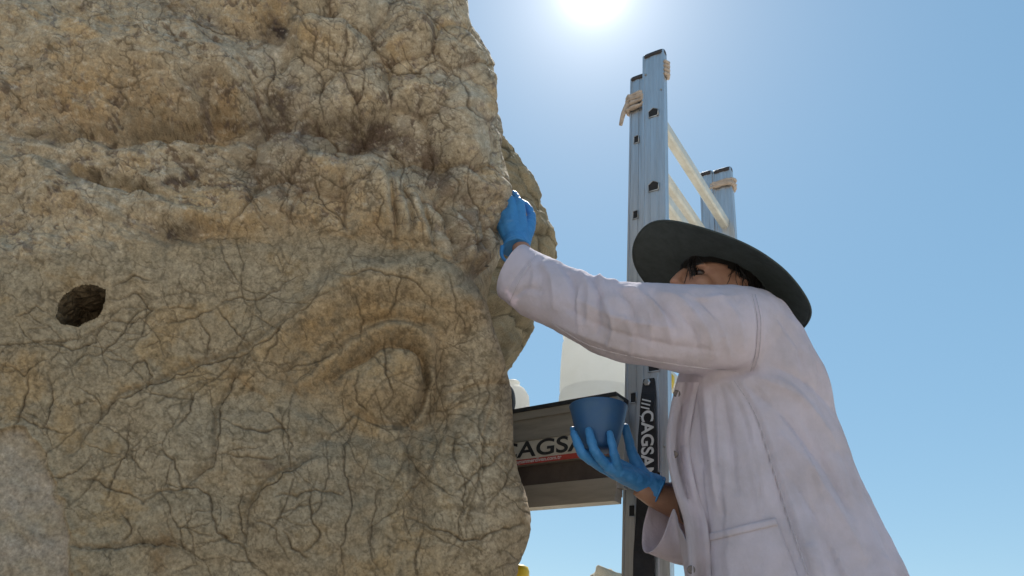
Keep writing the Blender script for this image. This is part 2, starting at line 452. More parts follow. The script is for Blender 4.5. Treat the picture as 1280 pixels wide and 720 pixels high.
    # --- nodules, upper right, and small lumps
    f1, f2, cid = voro(wx/54, wy/50, 31, 0.8)
    B += ur*(0.046*(0.45 - np.minimum(f1, 1)**2) + 0.012*(cid-0.5)); nodule = np.exp(-((f2-f1)/0.10)**2)*ur
    f1, f2, cid2 = voro(wx/24+3, wy/23, 32)
    B += (0.0055*ur + 0.0022*ul)*(0.45-np.minimum(f1, 1)**2)*sstep(-0.3, 0.3, noise2(X/70, Y/70, 33))*1.6
    B += ul*(0.006*N(14, 41, 4, 0.5) - 0.005*np.abs(fbm(SS*9, ZZ*22, 43, 4)))
    B = B*(1.2 + 0.55*up)
    Q = q.copy(); Bs = B*front*(0.35+0.65*edge) + det[:, None]*np.exp(-(np.clip(SS, 0, 9)/0.20)**2)
    Q[..., 0] += NX*Bs; Q[..., 1] += NY*Bs
    X, Y = project(Q.reshape(-1, 3)); X = X.reshape(SS.shape); Y = Y.reshape(SS.shape)
    wx = X + 14*noise2(X/60, Y/60, 5) + 6*noise2(X/22, Y/22, 6); wy = Y + 14*noise2(X/60, Y/60, 15) + 6*noise2(X/22, Y/22, 16)
    # pits in the rough zone
    pit = sstep(0.34, 0.62, fbm(SS*26, ZZ*30, 44, 4, 0.6))*sstep(-0.1, 0.4, N(4, 45, 2))
    B -= 0.004*pit*up
    B += 0.0008*N(60, 46, 3, 0.55)*(0.4+0.8*up) + 0.0028*N(16, 47, 2)*(0.3+0.9*up)
    # --- cracks, traced from the photograph
    K = np.zeros(SS.shape)                                # dirt in the cracks
    B = np.ascontiguousarray(B); CW = (0.55 + 1.2*np.abs(noise2(X/17, Y/17, 77))).ravel()
    def crack(pts, wd=1.6, dep=0.006, dirt=0.8, rough=0.14):
        ix, d, s, t = stroke_sub(X, Y, jitter_line(pts, rough), wd*4+6)
        wv = wd*CW[ix]
        e = np.abs(np.sin(np.pi*np.clip(t*0.94+0.03, 0, 1)))**0.3
        Bf = B.reshape(-1); Kf = K.reshape(-1)
        Bf[ix] -= dep*e*np.exp(-(d/wv)**2); Kf[ix] = np.maximum(Kf[ix], dirt*e*np.exp(-(d/(wv*1.05))**2))
    big = [[(408, 331), (394, 364), (372, 386), (352, 400), (314, 430), (282, 444), (255, 452), (217, 465), (173, 484), (146, 495), (125, 520), (103, 544), (87, 568)],
           [(314, 430), (298, 460), (282, 492), (271, 509), (269, 557), (265, 579), (238, 598), (228, 612)],
           [(394, 567), (372, 580), (350, 588), (323, 610), (306, 643), (304, 676)],
           [(87, 680), (120, 684), (160, 680), (200, 678), (222, 684)]]
    for c in big:
        crack(c, 4.2, 0.0045, 0.55, 0.08); crack([(x+3, y+2) for x, y in c], 1.1, 0.004, 1.0)
    med = [[(271, 384), (293, 411), (314, 430)], [(238, 487), (238, 514), (222, 533)], [(163, 525), (157, 568), (141, 600), (135, 622)],
           [(179, 628), (200, 614), (233, 609), (260, 617), (265, 644), (271, 666), (298, 679), (314, 704), (336, 722)], [(304, 612), (301, 655), (309, 682)],
           [(325, 509), (352, 530), (366, 557), (363, 585)], [(448, 515), (429, 556), (435, 599), (438, 643), (427, 698), (430, 722)], [(407, 556), (432, 528), (448, 515)],
           [(355, 665), (383, 698)], [(481, 424), (481, 457), (492, 490), (476, 512)], [(448, 463), (446, 501), (462, 515)], [(440, 365), (455, 400), (450, 430)],
           [(640, 556), (591, 594), (569, 616)], [(509, 649), (545, 662), (580, 676), (620, 664), (656, 654)], [(569, 540), (572, 580), (578, 640), (560, 690)],
           [(20, 395), (45, 382), (62, 390)], [(0, 455), (30, 470), (60, 450)], [(35, 470), (28, 510), (15, 545)], [(138, 372), (170, 366), (190, 388), (170, 402), (135, 400)],
           [(40, 430), (90, 438), (120, 428), (130, 405)], [(190, 350), (165, 345), (140, 358)], [(185, 385), (150, 420), (118, 445)], [(155, 470), (180, 450), (190, 470), (182, 488)],
           [(210, 405), (240, 398), (271, 384)], [(255, 452), (262, 420), (250, 400)], [(330, 480), (365, 460), (395, 452), (420, 440)], [(352, 400), (345, 430), (330, 450)],
           [(360, 350), (330, 372), (296, 372), (271, 384)], [(420, 340), (470, 338), (520, 352), (548, 392)], [(560, 340), (570, 385), (585, 420)], [(500, 338), (495, 375), (480, 398)],
           [(590, 440), (598, 480), (588, 520)], [(612, 470), (600, 520), (612, 560)], [(530, 660), (520, 690), (525, 722)], [(470, 610), (465, 660), (474, 712)],
           [(345, 620), (395, 612), (430, 622)], [(395, 600), (390, 640), (400, 668), (375, 690)], [(318, 650), (345, 662), (362, 700)], [(240, 640), (225, 660), (232, 690)],
           [(150, 640), (165, 660), (150, 680)], [(104, 600), (140, 612), (179, 628)], [(58, 600), (90, 592), (112, 572)], [(15, 520), (50, 535), (87, 540)],
           [(60, 470), (62, 510), (52, 540)], [(200, 560), (218, 575), (228, 612)], [(290, 530), (330, 540), (362, 535)], [(280, 565), (320, 572), (352, 568)],
           # upper zone
           [(330, 205), (365, 230), (395, 218), (430, 235), (462, 222)], [(462, 222), (480, 250), (470, 280), (490, 305)], [(395, 218), (405, 255), (430, 285)], [(365, 230), (350, 262), (372, 285)],
           [(480, 178), (505, 205), (500, 235), (520, 262), (530, 305)], [(500, 120), (520, 145), (548, 140), (570, 165)], [(395, 60), (420, 80), (450, 78), (470, 60)], [(370, 15), (395, 45), (392, 75), (420, 90)],
           [(470, 60), (490, 90), (525, 92), (545, 75), (540, 50)], [(545, 75), (575, 95), (585, 130), (610, 150)], [(450, 78), (455, 110), (440, 140), (460, 160)], [(420, 90), (400, 120), (405, 150)],
           [(330, 60), (345, 90), (335, 120), (350, 150)], [(120, 95), (160, 108), (190, 95)], [(10, 110), (25, 125), (15, 145)], [(240, 20), (270, 40), (300, 45)], [(560, 165), (550, 200), (575, 230), (570, 270)],
           [(600, 190), (585, 225), (600, 260), (590, 290)], [(530, 180), (540, 215), (530, 240)], [(60, 165), (45, 170), (30, 165)], [(150, 110), (160, 130), (150, 140)]]
    for c in med: crack(c, random.uniform(1.1, 1.7), random.uniform(0.003, 0.0045), random.uniform(0.85, 1.0))
    def wander(x, y, a, ln, lvl):
        pts = [(x, y)]; k = 0
        while k < ln:
            st_ = random.uniform(9, 17); a += random.gauss(0, 0.27); x += st_*math.cos(a); y += st_*math.sin(a); k += st_; pts.append((x, y))
            if lvl < 2 and random.random() < 0.20: wander(x, y, a + random.choice((-1, 1))*random.uniform(0.7, 1.4), ln*random.uniform(0.3, 0.6), lvl+1)
        if len(pts) > 2: crack(pts, random.uniform(0.7, 1.3)*(1-0.15*lvl), random.uniform(0.0015, 0.003), random.uniform(0.6, 0.95), 0.12)
    for i in range(46): wander(random.uniform(0, 620), random.uniform(340, 715), random.choice((random.uniform(-1.2, -0.2), random.uniform(1.2, 1.9), random.uniform(2.2, 2.9))), random.uniform(50, 150), 0)
    for i in range(7): wander(random.uniform(500, 630), random.uniform(400, 640), random.uniform(1.3, 1.8), random.uniform(60, 140), 1)
    for i in range(22): wander(random.uniform(330, 610), random.uniform(20, 310), random.uniform(0, 6.28), random.uniform(40, 90), 1)
    # crowd of fine cracks: edges of warped cells, broken up
    for sx_, sy_, seed, dep, wd, thr, msk in ((44, 36, 61, 0.0014, 0.040, -0.12, 0.8+0.15*up), (25, 22, 62, 0.0010, 0.060, -0.07, 0.6+0.3*ur), (14, 52, 63, 0.0010, 0.075, 0.0, 0.8*rightside), (15, 14, 65, 0.0006, 0.095, 0.06, 0.5+0.3*ur), (34, 18, 66, 0.0008, 0.06, 0.0, up)):
        ax_ = X + 11*noise2(X/26, Y/26, seed+3) + 5*noise2(X/9, Y/9, seed+4); ay_ = Y + 11*noise2(X/26, Y/26, seed+5) + 5*noise2(X/9, Y/9, seed+6)
        f1, f2, c_ = voro(ax_/sx_, ay_/sy_, seed, 1.0); e = f2-f1
        vis = sstep(thr, thr+0.25, noise2(X/48, Y/48, seed+8) + 0.35*noise2(X/13, Y/13, seed+9))*msk
        k_ = np.exp(-(e/wd)**2)*vis
        B -= dep*k_; K = np.maximum(K, 0.85*k_)
        B += 0.0008*(c_-0.5)*sstep(0, 0.3, e)*vis
    # --- square socket hole
    poly = [(63, 396), (68, 378), (76, 364), (95, 352), (116, 354), (136, 358), (133, 374), (121, 394), (97, 408), (72, 406)]
    pd, ps, pt_ = stroke_dist(wx*0.3+X*0.7, wy*0.3+Y*0.7, poly+[poly[0]], 60)
    inside = np.zeros(SS.shape, bool); xx = wx*0.3+X*0.7 + 3*noise2(X/15, Y/15, 92); yy = wy*0.3+Y*0.7 + 3*noise2(X/15, Y/15, 93)
    for i in range(len(poly)):
        (x0, y0), (x1, y1) = poly[i], poly[(i+1) % len(poly)]
        c = ((y0 > yy) != (y1 > yy)) & (xx < (x1-x0)*(yy-y0)/(y1-y0+1e-9)+x0); inside ^= c
    hole = np.where(inside, sstep(0, 11, pd), 0)
    B = B - 0.012*hole - 0.004*np.exp(-(pd/5)**2)
    # --- mortar patch, bottom left
    mp_ = [(-60, 540), (45, 538), (58, 585), (82, 640), (92, 740), (-60, 740)]
    md_, ms_, mt_ = stroke_dist(wx, wy, mp_+[mp_[0]], 40)
    mi = np.zeros(SS.shape, bool)
    for i in range(len(mp_)):
        (x0, y0), (x1, y1) = mp_[i], mp_[(i+1) % len(mp_)]
        mi ^= ((y0 > wy) != (y1 > wy)) & (wx < (x1-x0)*(wy-y0)/(y1-y0+1e-9)+x0)
    mort = np.where(mi, sstep(0, 8, md_), 0)
    K = K*(1-0.75*mort); B = B*(1-0.5*mort) - 0.006*mort + 0.004*mort*noise2(X/20, Y/20, 95)
    B += 0.010*np.where(mi, 0, np.exp(-(md_/6)**2))*0.6
    # smeared fill in the wide joint, bottom
    D = D + B*front*(0.35+0.65*edge) + (1-front)*0.02*N(7, 71, 4)
    base = q.copy(); sy_a = np.array([p[1] for p in SIL], float); sx_a = np.array([p[0] for p in SIL], float)
    for it in range(3):
        q[..., 0] = base[..., 0] + NX*D; q[..., 1] = base[..., 1] + NY*D
        fx, fy = project(q.reshape(-1, 3)); fx = fx.reshape(SS.shape); fy = fy.reshape(SS.shape)
        ybin = np.arange(-40, 760, 3.0); k = np.clip(((fy+40)/3.0).astype(int), 0, len(ybin)-1)
        mxv = np.full(len(ybin), -1e9); np.maximum.at(mxv, k.ravel(), fx.ravel())
        err = np.where(mxv > 0, np.interp(ybin+1.5, sy_a, sx_a) - mxv, 0)
        err = np.convolve(np.pad(err, 2, 'edge'), np.ones(5)/5, 'valid')
        D = D + np.interp(Y, ybin, err)*0.0019*np.exp(-(np.clip(SS, 0, 9)/0.16)**2)*np.where(SS < 0, np.exp(SS/0.25), 1)
    q[..., 0] = base[..., 0] + NX*D; q[..., 1] = base[..., 1] + NY*D
    # --- colour: pigments, dirt and stains of the stone, plus painted-in lightening up top
    c0 = np.array([0.385, 0.318, 0.215]); ochre = np.array([0.42, 0.305, 0.165]); grey = np.array([0.40, 0.338, 0.240]); pale = np.array([0.53, 0.47, 0.36]); brown = np.array([0.24, 0.165, 0.09])
    def mix(C, c, f): return C*(1-f[..., None]) + c*f[..., None]
    Cc = np.ones(SS.shape+(3,))*c0
    n1 = fbm(X/150, Y/110, 101, 4); n2 = fbm(X/60, Y/45, 102, 5, 0.6); n3 = fbm(X/24, Y/22, 103, 4, 0.6); n4 = fbm(X/7, Y/7, 104, 3, 0.6)
    Cc = mix(Cc, ochre, 0.75*sstep(0.05, 0.65, n1*0.5+n2*0.7))
    Cc = mix(Cc, grey, 0.55*sstep(0.05, 0.6, -n1*0.4-n2*0.6+0.25*n3))
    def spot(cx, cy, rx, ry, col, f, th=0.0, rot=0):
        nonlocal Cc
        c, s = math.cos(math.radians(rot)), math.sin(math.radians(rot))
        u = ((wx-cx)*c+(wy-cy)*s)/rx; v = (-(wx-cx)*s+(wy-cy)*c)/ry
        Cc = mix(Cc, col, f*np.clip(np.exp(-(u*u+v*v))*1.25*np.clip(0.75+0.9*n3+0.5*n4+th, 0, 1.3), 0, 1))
    for a in [(90, 130, 170, 45, brown*1.35, 0.55), (330, 22, 60, 38, ochre*0.92, 0.7), (120, 110, 60, 30, ochre, 0.5), (290, 255, 60, 30, ochre, 0.6), (430, 430, 90, 45, ochre, 0.45), (400, 470, 50, 40, ochre, 0.5),
              (130, 300, 120, 22, ochre, 0.4), (430, 270, 90, 26, ochre, 0.5), (540, 410, 60, 60, ochre, 0.3),
              (350, 590, 90, 80, grey*0.92, 0.55), (240, 555, 90, 60, grey, 0.5), (410, 330, 140, 30, grey*1.05, 0.5), (110, 225, 90, 40, grey*1.15, 0.55), (150, 345, 110, 40, grey*1.1, 0.5), (378, 655, 70, 80, grey*0.85, 0.6),
              (600, 480, 50, 160, pale*0.86, 0.4), (610, 630, 50, 80, pale*0.85, 0.45), (545, 120, 90, 90, pale*0.75, 0.3), (280, 50, 50, 20, pale*0.8, 0.5), (330, 75, 40, 14, pale*0.85, 0.6), (395, 128, 40, 14, pale*0.85, 0.5, 0, -20)]:
        spot(*a)
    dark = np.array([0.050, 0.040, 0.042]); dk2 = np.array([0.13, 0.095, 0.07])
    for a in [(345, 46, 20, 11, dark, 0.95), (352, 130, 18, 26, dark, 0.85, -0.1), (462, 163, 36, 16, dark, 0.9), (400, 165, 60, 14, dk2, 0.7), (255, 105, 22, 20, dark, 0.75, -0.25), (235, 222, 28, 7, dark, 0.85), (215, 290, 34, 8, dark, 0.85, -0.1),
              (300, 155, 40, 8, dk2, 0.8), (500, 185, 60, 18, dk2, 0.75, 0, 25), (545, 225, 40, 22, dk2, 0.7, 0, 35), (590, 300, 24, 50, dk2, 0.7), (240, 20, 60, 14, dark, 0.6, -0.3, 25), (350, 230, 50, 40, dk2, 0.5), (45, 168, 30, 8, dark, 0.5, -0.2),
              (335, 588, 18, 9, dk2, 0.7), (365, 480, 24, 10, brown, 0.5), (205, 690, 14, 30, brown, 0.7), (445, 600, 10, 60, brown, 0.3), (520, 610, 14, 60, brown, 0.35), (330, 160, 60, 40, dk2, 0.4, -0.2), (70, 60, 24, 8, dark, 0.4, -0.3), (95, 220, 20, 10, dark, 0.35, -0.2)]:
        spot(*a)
    Cc = mix(Cc, dk2, 0.75*pit*up)
    lich = sstep(0.30, 0.55, fbm(X/15, Y/15, 121, 4, 0.65))*sstep(0.1, 0.5, n2+0.2*up)
    Cc = mix(Cc, dark*2.2, 0.45*lich*up)
    Cc = mix(Cc, pale, 0.5*sstep(0.35, 0.7, fbm(X/11, Y/8, 122, 4, 0.65))*(0.4+0.6*up))
    Cc = mix(Cc, np.array([0.48, 0.425, 0.36]), 0.8*mort*np.clip(0.8+n2*0.5, 0, 1))
    Cc = mix(Cc, dk2*1.15, 0.55*nodule*np.clip(0.5+n3, 0, 1))
    Cc = mix(Cc, np.array([0.085, 0.060, 0.036]), 0.85*np.clip(K, 0, 1))
    Cc *= (1 + ((0.26-0.10*up)*n4 + 0.16*n3)*1)[..., None]
    Cc *= np.array([1.0, 0.915, 0.86])
    Cc *= 1 + up[..., None]*np.array([0.30, 0.37, 0.50])      # lightening painted in above the ledge, offsets shade from the overhangs
    Cc = np.clip(Cc, 0.01, 0.8)
    # --- close the back
    nz, nc = SS.shape
    backx = np.linspace(q[:, 0, 0], q[:, -1, 0], 16, axis=1)[:, 1:-1]
    t = np.linspace(0, 1, 16)[1:-1]
    backy = np.maximum(q[:, 0, 1], q[:, -1, 1])[:, None] + 0.12*np.sin(np.pi*t)[None, :] + (q[:, -1, 1]-q[:, 0, 1])[:, None]*(sstep(0.85, 1.0, t))[None, :]
    extra = np.stack([backx, backy, np.broadcast_to(zr[:, None], backx.shape)], -1)[:, ::-1]
    allq = np.concatenate([q, extra], 1); ncc = allq.shape[1]
    allc = np.concatenate([Cc, np.ones(extra.shape)*c0], 1)
    idx = np.arange(nz*ncc).reshape(nz, ncc)
    nxt = np.roll(idx, -1, axis=1)
    f = np.stack([idx[:-1], idx[1:], nxt[1:], nxt[:-1]], -1).reshape(-1, 4)
    hv = np.zeros(allq.shape[:2], bool); hv[:, :nc] = inside & (pd > 1.5); hv = hv.ravel()
    f = f[~hv[f].all(1)]
    rim_pts = []
    for i in range(len(poly)):
        for tt_ in (0, 0.25, 0.5, 0.75):
            x_ = poly[i][0]*(1-tt_) + poly[(i+1) % len(poly)][0]*tt_; y_ = poly[i][1]*(1-tt_) + poly[(i+1) % len(poly)][1]*tt_
            k_ = np.argmin((xx-x_)**2 + (yy-y_)**2); rim_pts.append(q.reshape(-1, 3)[k_].copy())
    rim_pts = np.array(rim_pts)
    verts = allq.reshape(-1, 3)
    top = len(verts); verts = np.vstack([verts, allq[-1].mean(0) + [0, 0, 0.03]])
    tf = np.stack([idx[-1], np.full(ncc, top), nxt[-1]], -1)
    me = bpy.data.meshes.new('colossal_stone_head')
    nv = len(verts); me.vertices.add(nv); me.vertices.foreach_set('co', verts.ravel())
    nl = f.size + tf.size; me.loops.add(nl); me.loops.foreach_set('vertex_index', np.concatenate([f.ravel(), tf.ravel()]))
    ns = np.concatenate([np.arange(len(f))*4, len(f)*4+np.arange(len(tf))*3]); tt = np.concatenate([np.full(len(f), 4), np.full(len(tf), 3)])
    me.polygons.add(len(ns)); me.polygons.foreach_set('loop_start', ns); me.polygons.foreach_set('loop_total', tt)
    me.update(calc_edges=True); me.validate()
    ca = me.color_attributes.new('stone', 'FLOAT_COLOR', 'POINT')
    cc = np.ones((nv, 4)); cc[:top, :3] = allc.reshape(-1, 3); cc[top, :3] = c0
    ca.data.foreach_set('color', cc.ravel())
    return me, rim_pts, np.array([nx_[-1], ny_[-1], 0.0])
M_stone = mat('carved_stone', (0.3, 0.25, 0.18), 0.9, spec=0.25, attr='stone', noise=(210.0, (0.62, 0.60, 0.57), 0.36, 0.68, ONE),
              bump=[(380, 0.40, 0.003, ONE), (120, 0.22, 0.004, ONE)])
_me, _rim, _rn = build_rock()
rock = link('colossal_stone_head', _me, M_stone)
tag(rock, 'huge weathered tan stone head with cracked skin, carved eye and square socket hole', 'statue')

def build_socket():
    cen = _rim.mean(0); n = len(_rim); rows = []
    for j in range(22):
        t = j/21; sc = 1.05 - 0.10*t - (0.0 if j < 18 else (j-17)*0.22)
        ring = cen + (_rim-cen)*max(0.03, sc) - _rn*(0.004 + 0.12*min(t, 0.82)/0.82)
        r = ring - cen; nz_ = fbm(np.arange(n)*0.55 + 3*np.sin(j*0.7), np.full(n, j*0.6), 501, 3)
        ring = ring + r/np.linalg.norm(r, axis=1)[:, None]*(0.010*nz_*(t > 0.02))[:, None] - _rn*(0.008*fbm(np.arange(n)*0.7, np.full(n, j*0.8), 503, 2)*(t > 0.1))[:, None]
        rows.append(ring)
    V_ = np.array(rows); me = bpy.data.meshes.new('socket_hole'); ix = np.arange(22*n).reshape(22, n); nx = np.roll(ix, -1, 1)
    me.from_pydata(V_.reshape(-1, 3).tolist(), [], np.stack([ix[:-1], nx[:-1], nx[1:], ix[1:]], -1).reshape(-1, 4).tolist() + [ix[-1].tolist()])
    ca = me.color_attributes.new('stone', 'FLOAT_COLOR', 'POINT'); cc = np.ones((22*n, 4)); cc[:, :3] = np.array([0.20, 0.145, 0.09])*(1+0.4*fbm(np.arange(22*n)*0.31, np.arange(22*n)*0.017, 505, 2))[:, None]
    ca.data.foreach_set('color', np.clip(cc, 0.02, 1).ravel())
    o = link('socket_hole', me, M_stone, rock, smooth=False); o['label'] = 'rough square socket cut into the stone'
build_socket()
# ------------------------------------------------------------------ lumpy stone behind the head
def build_rear():
    sil = [(600, 150), (625, 185), (638, 202), (648, 212), (652, 230), (668, 245), (676, 268), (685, 285), (688, 315), (684, 345), (672, 375), (661, 395), (655, 415), (641, 435), (629, 452), (622, 480), (618, 520), (625, 600), (630, 800)]
    Yr = 2.25
    sp = np.array([P(x, y, Yr) for x, y in sil]); o = np.argsort(sp[:, 2])
    z = np.concatenate([np.linspace(-0.1, 2.2, 30), np.arange(2.22, sp[:, 2].max()+0.02, 0.006)])
    xs = np.interp(z, sp[o, 2], sp[o, 0])
    n = 220; th = np.linspace(0, 2*math.pi, n, endpoint=False)
    R = 0.26*np.sqrt(np.clip(1-((z-2.4)/(sp[:, 2].max()+0.05-2.4))**4, 0.03, 1)); R[z < 2.4] = 0.26
    TH, ZZ = np.meshgrid(th, z)
    a = TH*0.26; 
    f1, f2, c_ = voro(a/0.16 + 0.25*noise2(a*9, ZZ*9, 3), ZZ/0.12 + 0.25*noise2(a*9, ZZ*9, 4), 205)
    d = 0.065*(0.4-np.minimum(f1, 1)**2) + 0.010*fbm(a*22, ZZ*22, 206, 4, 0.5)
    rr = R[:, None] + d
    X = (xs-R)[:, None] + rr*np.cos(TH); Y = Yr + 0.02 + rr*np.sin(TH)*1.1
    V = np.stack([X, Y, ZZ], -1)
    C = np.ones(V.shape)*np.array([0.36, 0.285, 0.18]); nn = fbm(a*14, ZZ*14, 207, 5, 0.6)
    C = C*(1+0.3*nn)[..., None]; k = np.exp(-((f2-f1)/0.06)**2)
    C = C*(1-0.6*k[..., None])
    me = bpy.data.meshes.new('lumpy_rock'); nz = len(z)
    idx = np.arange(nz*n).reshape(nz, n); nx = np.roll(idx, -1, 1)
    f = np.stack([idx[:-1], nx[:-1], nx[1:], idx[1:]], -1).reshape(-1, 4)
    me.from_pydata(V.reshape(-1, 3).tolist(), [], f.tolist() + [idx[-1].tolist()])
    ca = me.color_attributes.new('stone', 'FLOAT_COLOR', 'POINT')
    ca.data.foreach_set('color', np.concatenate([np.clip(C.reshape(-1, 3), 0.01, 1), np.ones((nz*n, 1))], 1).ravel())
    o = link('lumpy_rock', me, M_stone)
    tag(o, 'knobbly tan rock rising close behind the stone head at the glove', 'rock')
build_rear()
# ------------------------------------------------------------------ aluminium ladder frame
M_alu = mat('brushed_aluminium', (0.60, 0.61, 0.63), 0.42, metal=0.85, noise=(14, (0.46, 0.46, 0.47), 0.38, 0.72, (6, 6, 0.35)), bump=[(240, 0.12, 0.002, (6, 6, 0.05))])
M_alu2 = mat('dull_aluminium', (0.50, 0.46, 0.40), 0.5, metal=0.55, noise=(10, (0.36, 0.32, 0.27), 0.38, 0.72, (0.6, 0.6, 5)), bump=[(160, 0.12, 0.002, ONE)])
M_cream = mat('rung_aluminium', (0.72, 0.69, 0.62), 0.5, metal=0.35, noise=(20, (0.58, 0.55, 0.48), 0.4, 0.7, ONE))
M_capd = mat('dark_plastic_cap', (0.035, 0.028, 0.03), 0.5, noise=(30, (0.06, 0.05, 0.05), 0.4, 0.7, ONE))
M_strap = mat('black_webbing', (0.014, 0.014, 0.017), 0.7, noise=(60, (0.03, 0.03, 0.034), 0.4, 0.7, ONE), bump=[(600, 0.3, 0.001, (1, 1, 3))])
M_hole = mat('hollow_dark', (0.02, 0.018, 0.018), 0.8, noise=(20, (0.035, 0.03, 0.03), 0.4, 0.7, ONE))
M_ink = mat('black_print', (0.02, 0.02, 0.022), 0.6, noise=(80, (0.05, 0.05, 0.05), 0.45, 0.75, ONE))
M_white = mat('white_print', (0.75, 0.75, 0.74), 0.6, noise=(80, (0.5, 0.5, 0.5), 0.5, 0.8, ONE))
M_tie = mat('beige_cloth_tie', (0.55, 0.44, 0.36), 0.85, noise=(50, (0.42, 0.33, 0.27), 0.4, 0.7, ONE), bump=[(160, 0.5, 0.004, ONE)])
M_steel = mat('zinc_bolt', (0.55, 0.55, 0.55), 0.35, metal=0.9, noise=(90, (0.4, 0.4, 0.4), 0.4, 0.7, ONE))
RD = Vector((0.577, 0.817, 0)).normalized(); WD = Vector((-0.817, 0.577, 0)).normalized(); ZU = Vector((0, 0, 1))
T0 = Vector((0.443, 2.0, 0)); SPAN = 0.77

def stile(parent, base, top, hw, ht):
    """channel stile: web facing out with two shallow ribs and lips"""
    bm = bmesh.new()
    prof = [(-hw, -ht), (-hw*0.80, -ht), (-hw*0.76, -ht+0.003), (-hw*0.30, -ht+0.003), (-hw*0.26, -ht+0.0012), (hw*0.26, -ht+0.0012), (hw*0.30, -ht+0.003), (hw*0.76, -ht+0.003), (hw*0.80, -ht), (hw, -ht),
            (hw, ht), (hw*0.55, ht), (hw*0.55, ht-0.004), (-hw*0.55, ht-0.004), (-hw*0.55, ht), (-hw, ht)]
    lo = [bm.verts.new(base + WD*a + RD*b) for a, b in prof]
    hi = [bm.verts.new(base + WD*a + RD*b + ZU*top) for a, b in prof]
    n = len(prof)
    for i in range(n): bm.faces.new((lo[i], lo[(i+1) % n], hi[(i+1) % n], hi[i]))
    bm.faces.new(lo[::-1]); bm.faces.new(hi)
    st = from_bm('stile', bm, M_alu, parent, bevel=0.0008, seg=1)
    bm = bmesh.new()                                       # end cap with a crowned top
    R = []
    for k in range(4):
        g = k/3; R.append((base + ZU*(top + 0.010*g - 0.012*(k == 0)), WD*(hw+0.0015)*(1-0.35*g**3), RD*(ht+0.0015)*(1-0.3*g**3)))
    loft(bm, R, 28, 5.0)
    cp = from_bm('end_cap', bm, M_capd, parent, smooth=True)
    bm = bmesh.new(); loft(bm, [(base - ZU*0.004, WD*(hw+0.004), RD*(ht+0.004)), (base + ZU*0.06, WD*(hw+0.003), RD*(ht+0.003))], 28, 6)
    from_bm('foot', bm, M_capd, parent, smooth=True)
    return st

lad = empty('scaffold_ladder', (T0.x, T0.y, 0))
tag(lad, 'tall double aluminium ladder frame beside the person in the white coat', 'ladder')
secs = [(T0, 3.765, 0.042, 0.0145, 3.470), (T0 + WD*0.0705 + RD*0.014, 3.690, 0.028, 0.0130, 3.385)]
for bi, (b, top, hw, ht, z0) in enumerate(secs):
    span = SPAN if bi == 0 else SPAN - 0.024
    stile(lad, b, top, hw, ht)
    stile(lad, b + RD*span, 3.765, hw, ht)
    z = z0
    while z > 0.2:
        bm = bmesh.new()                                   # rung: rounded trapezoid tube with a grooved tread
        pr = [(x*1.25, y*1.5) for x, y in [(-0.016, 0.012), (-0.012, 0.0145), (-0.006, 0.0130), (0, 0.0145), (0.006, 0.0130), (0.012, 0.0145), (0.016, 0.012), (0.014, -0.008), (0.009, -0.014), (-0.009, -0.014), (-0.014, -0.008)]]
        A = [bm.verts.new(b + RD*(ht-0.001) + WD*p + ZU*(z+q)) for p, q in pr]
        Bv = [bm.verts.new(b + RD*(span-ht+0.001) + WD*p + ZU*(z+q)) for p, q in pr]
        for i in range(len(pr)): bm.faces.new((A[i], A[(i+1) % len(pr)], Bv[(i+1) % len(pr)], Bv[i]))
        bm.faces.new(A[::-1]); bm.faces.new(Bv)
        rg = from_bm('rung', bm, M_cream, lad, bevel=0.001, seg=1)
        # flared rung end in the web: raised collar round a dark hollow
        k = 1.0 if bi == 0 else 0.62
        shape = [(-0.015, -0.016), (0.015, -0.016), (0.017, 0.008), (0.0, 0.019), (-0.017, 0.008)] if bi == 0 else [(-0.013, -0.022), (0.013, -0.022), (0.013, 0.022), (-0.013, 0.022)]
        o0 = b - RD*(ht+0.0003) + ZU*z
        bm = bmesh.new()
        q = [bm.verts.new(o0 + WD*(x*k*1.0) + ZU*(y*k) - RD*0.0006) for x, y in shape]
        q2 = [bm.verts.new(o0 + WD*(x*k) + ZU*(y*k) + RD*0.0005) for x, y in shape]
        bm.faces.new(q); bm.faces.new(q2[::-1])
        for i in range(len(shape)): bm.faces.new((q[i], q2[i], q2[(i+1) % len(shape)], q[(i+1) % len(shape)]))
        from_bm('hollow', bm, M_hole, rg)
        bm = bmesh.new()
        tube(bm, [o0 + WD*(x*k*1.16) + ZU*(y*k*1.16) - RD*0.0004 for x, y in shape + [shape[0]]], 0.0019, 6)
        from_bm('collar', bm, M_alu, rg, smooth=True)
        z -= 0.3255
def wrap(b, z, hw, ht, n=3, dz=0.016, tail=None):
    bm = bmesh.new()
    for i in range(n):
        pts = []
        for k in range(33):
            th = 2*math.pi*k/32
            r = 1 + 0.05*math.sin(3*th+i)
            x = math.copysign(abs(math.cos(th))**0.45, math.cos(th))*(hw+0.007)*r; y = math.copysign(abs(math.sin(th))**0.45, math.sin(th))*(ht+0.007)*r
            pts.append(b + WD*x + RD*y + ZU*(z - i*dz + 0.008*math.sin(th+i*1.3)))
        tube(bm, pts, [0.0085*(1+0.25*math.sin(k*1.7+i)) for k in range(33)], 8)
    if tail: tube(bm, catmull(tail, 5), [0.011-0.00045*k for k in range(len(catmull(tail, 5)))], 8)
    return bm
b2 = secs[1][0]
for (b, z, hw, ht, n, tail) in ((b2, 3.60, 0.029, 0.016, 5, [b2 + WD*0.033 + ZU*3.56 - RD*0.02, b2 + WD*0.050 + ZU*3.52 - RD*0.02, b2 + WD*0.062 + ZU*3.475 - RD*0.015]),
                                (T0 + RD*SPAN, 3.70, 0.042, 0.016, 3, None)):
    me_bm = wrap(b, z, hw, ht, n, tail=tail)
    from_bm('cloth_tie', me_bm, M_tie, lad, smooth=True)
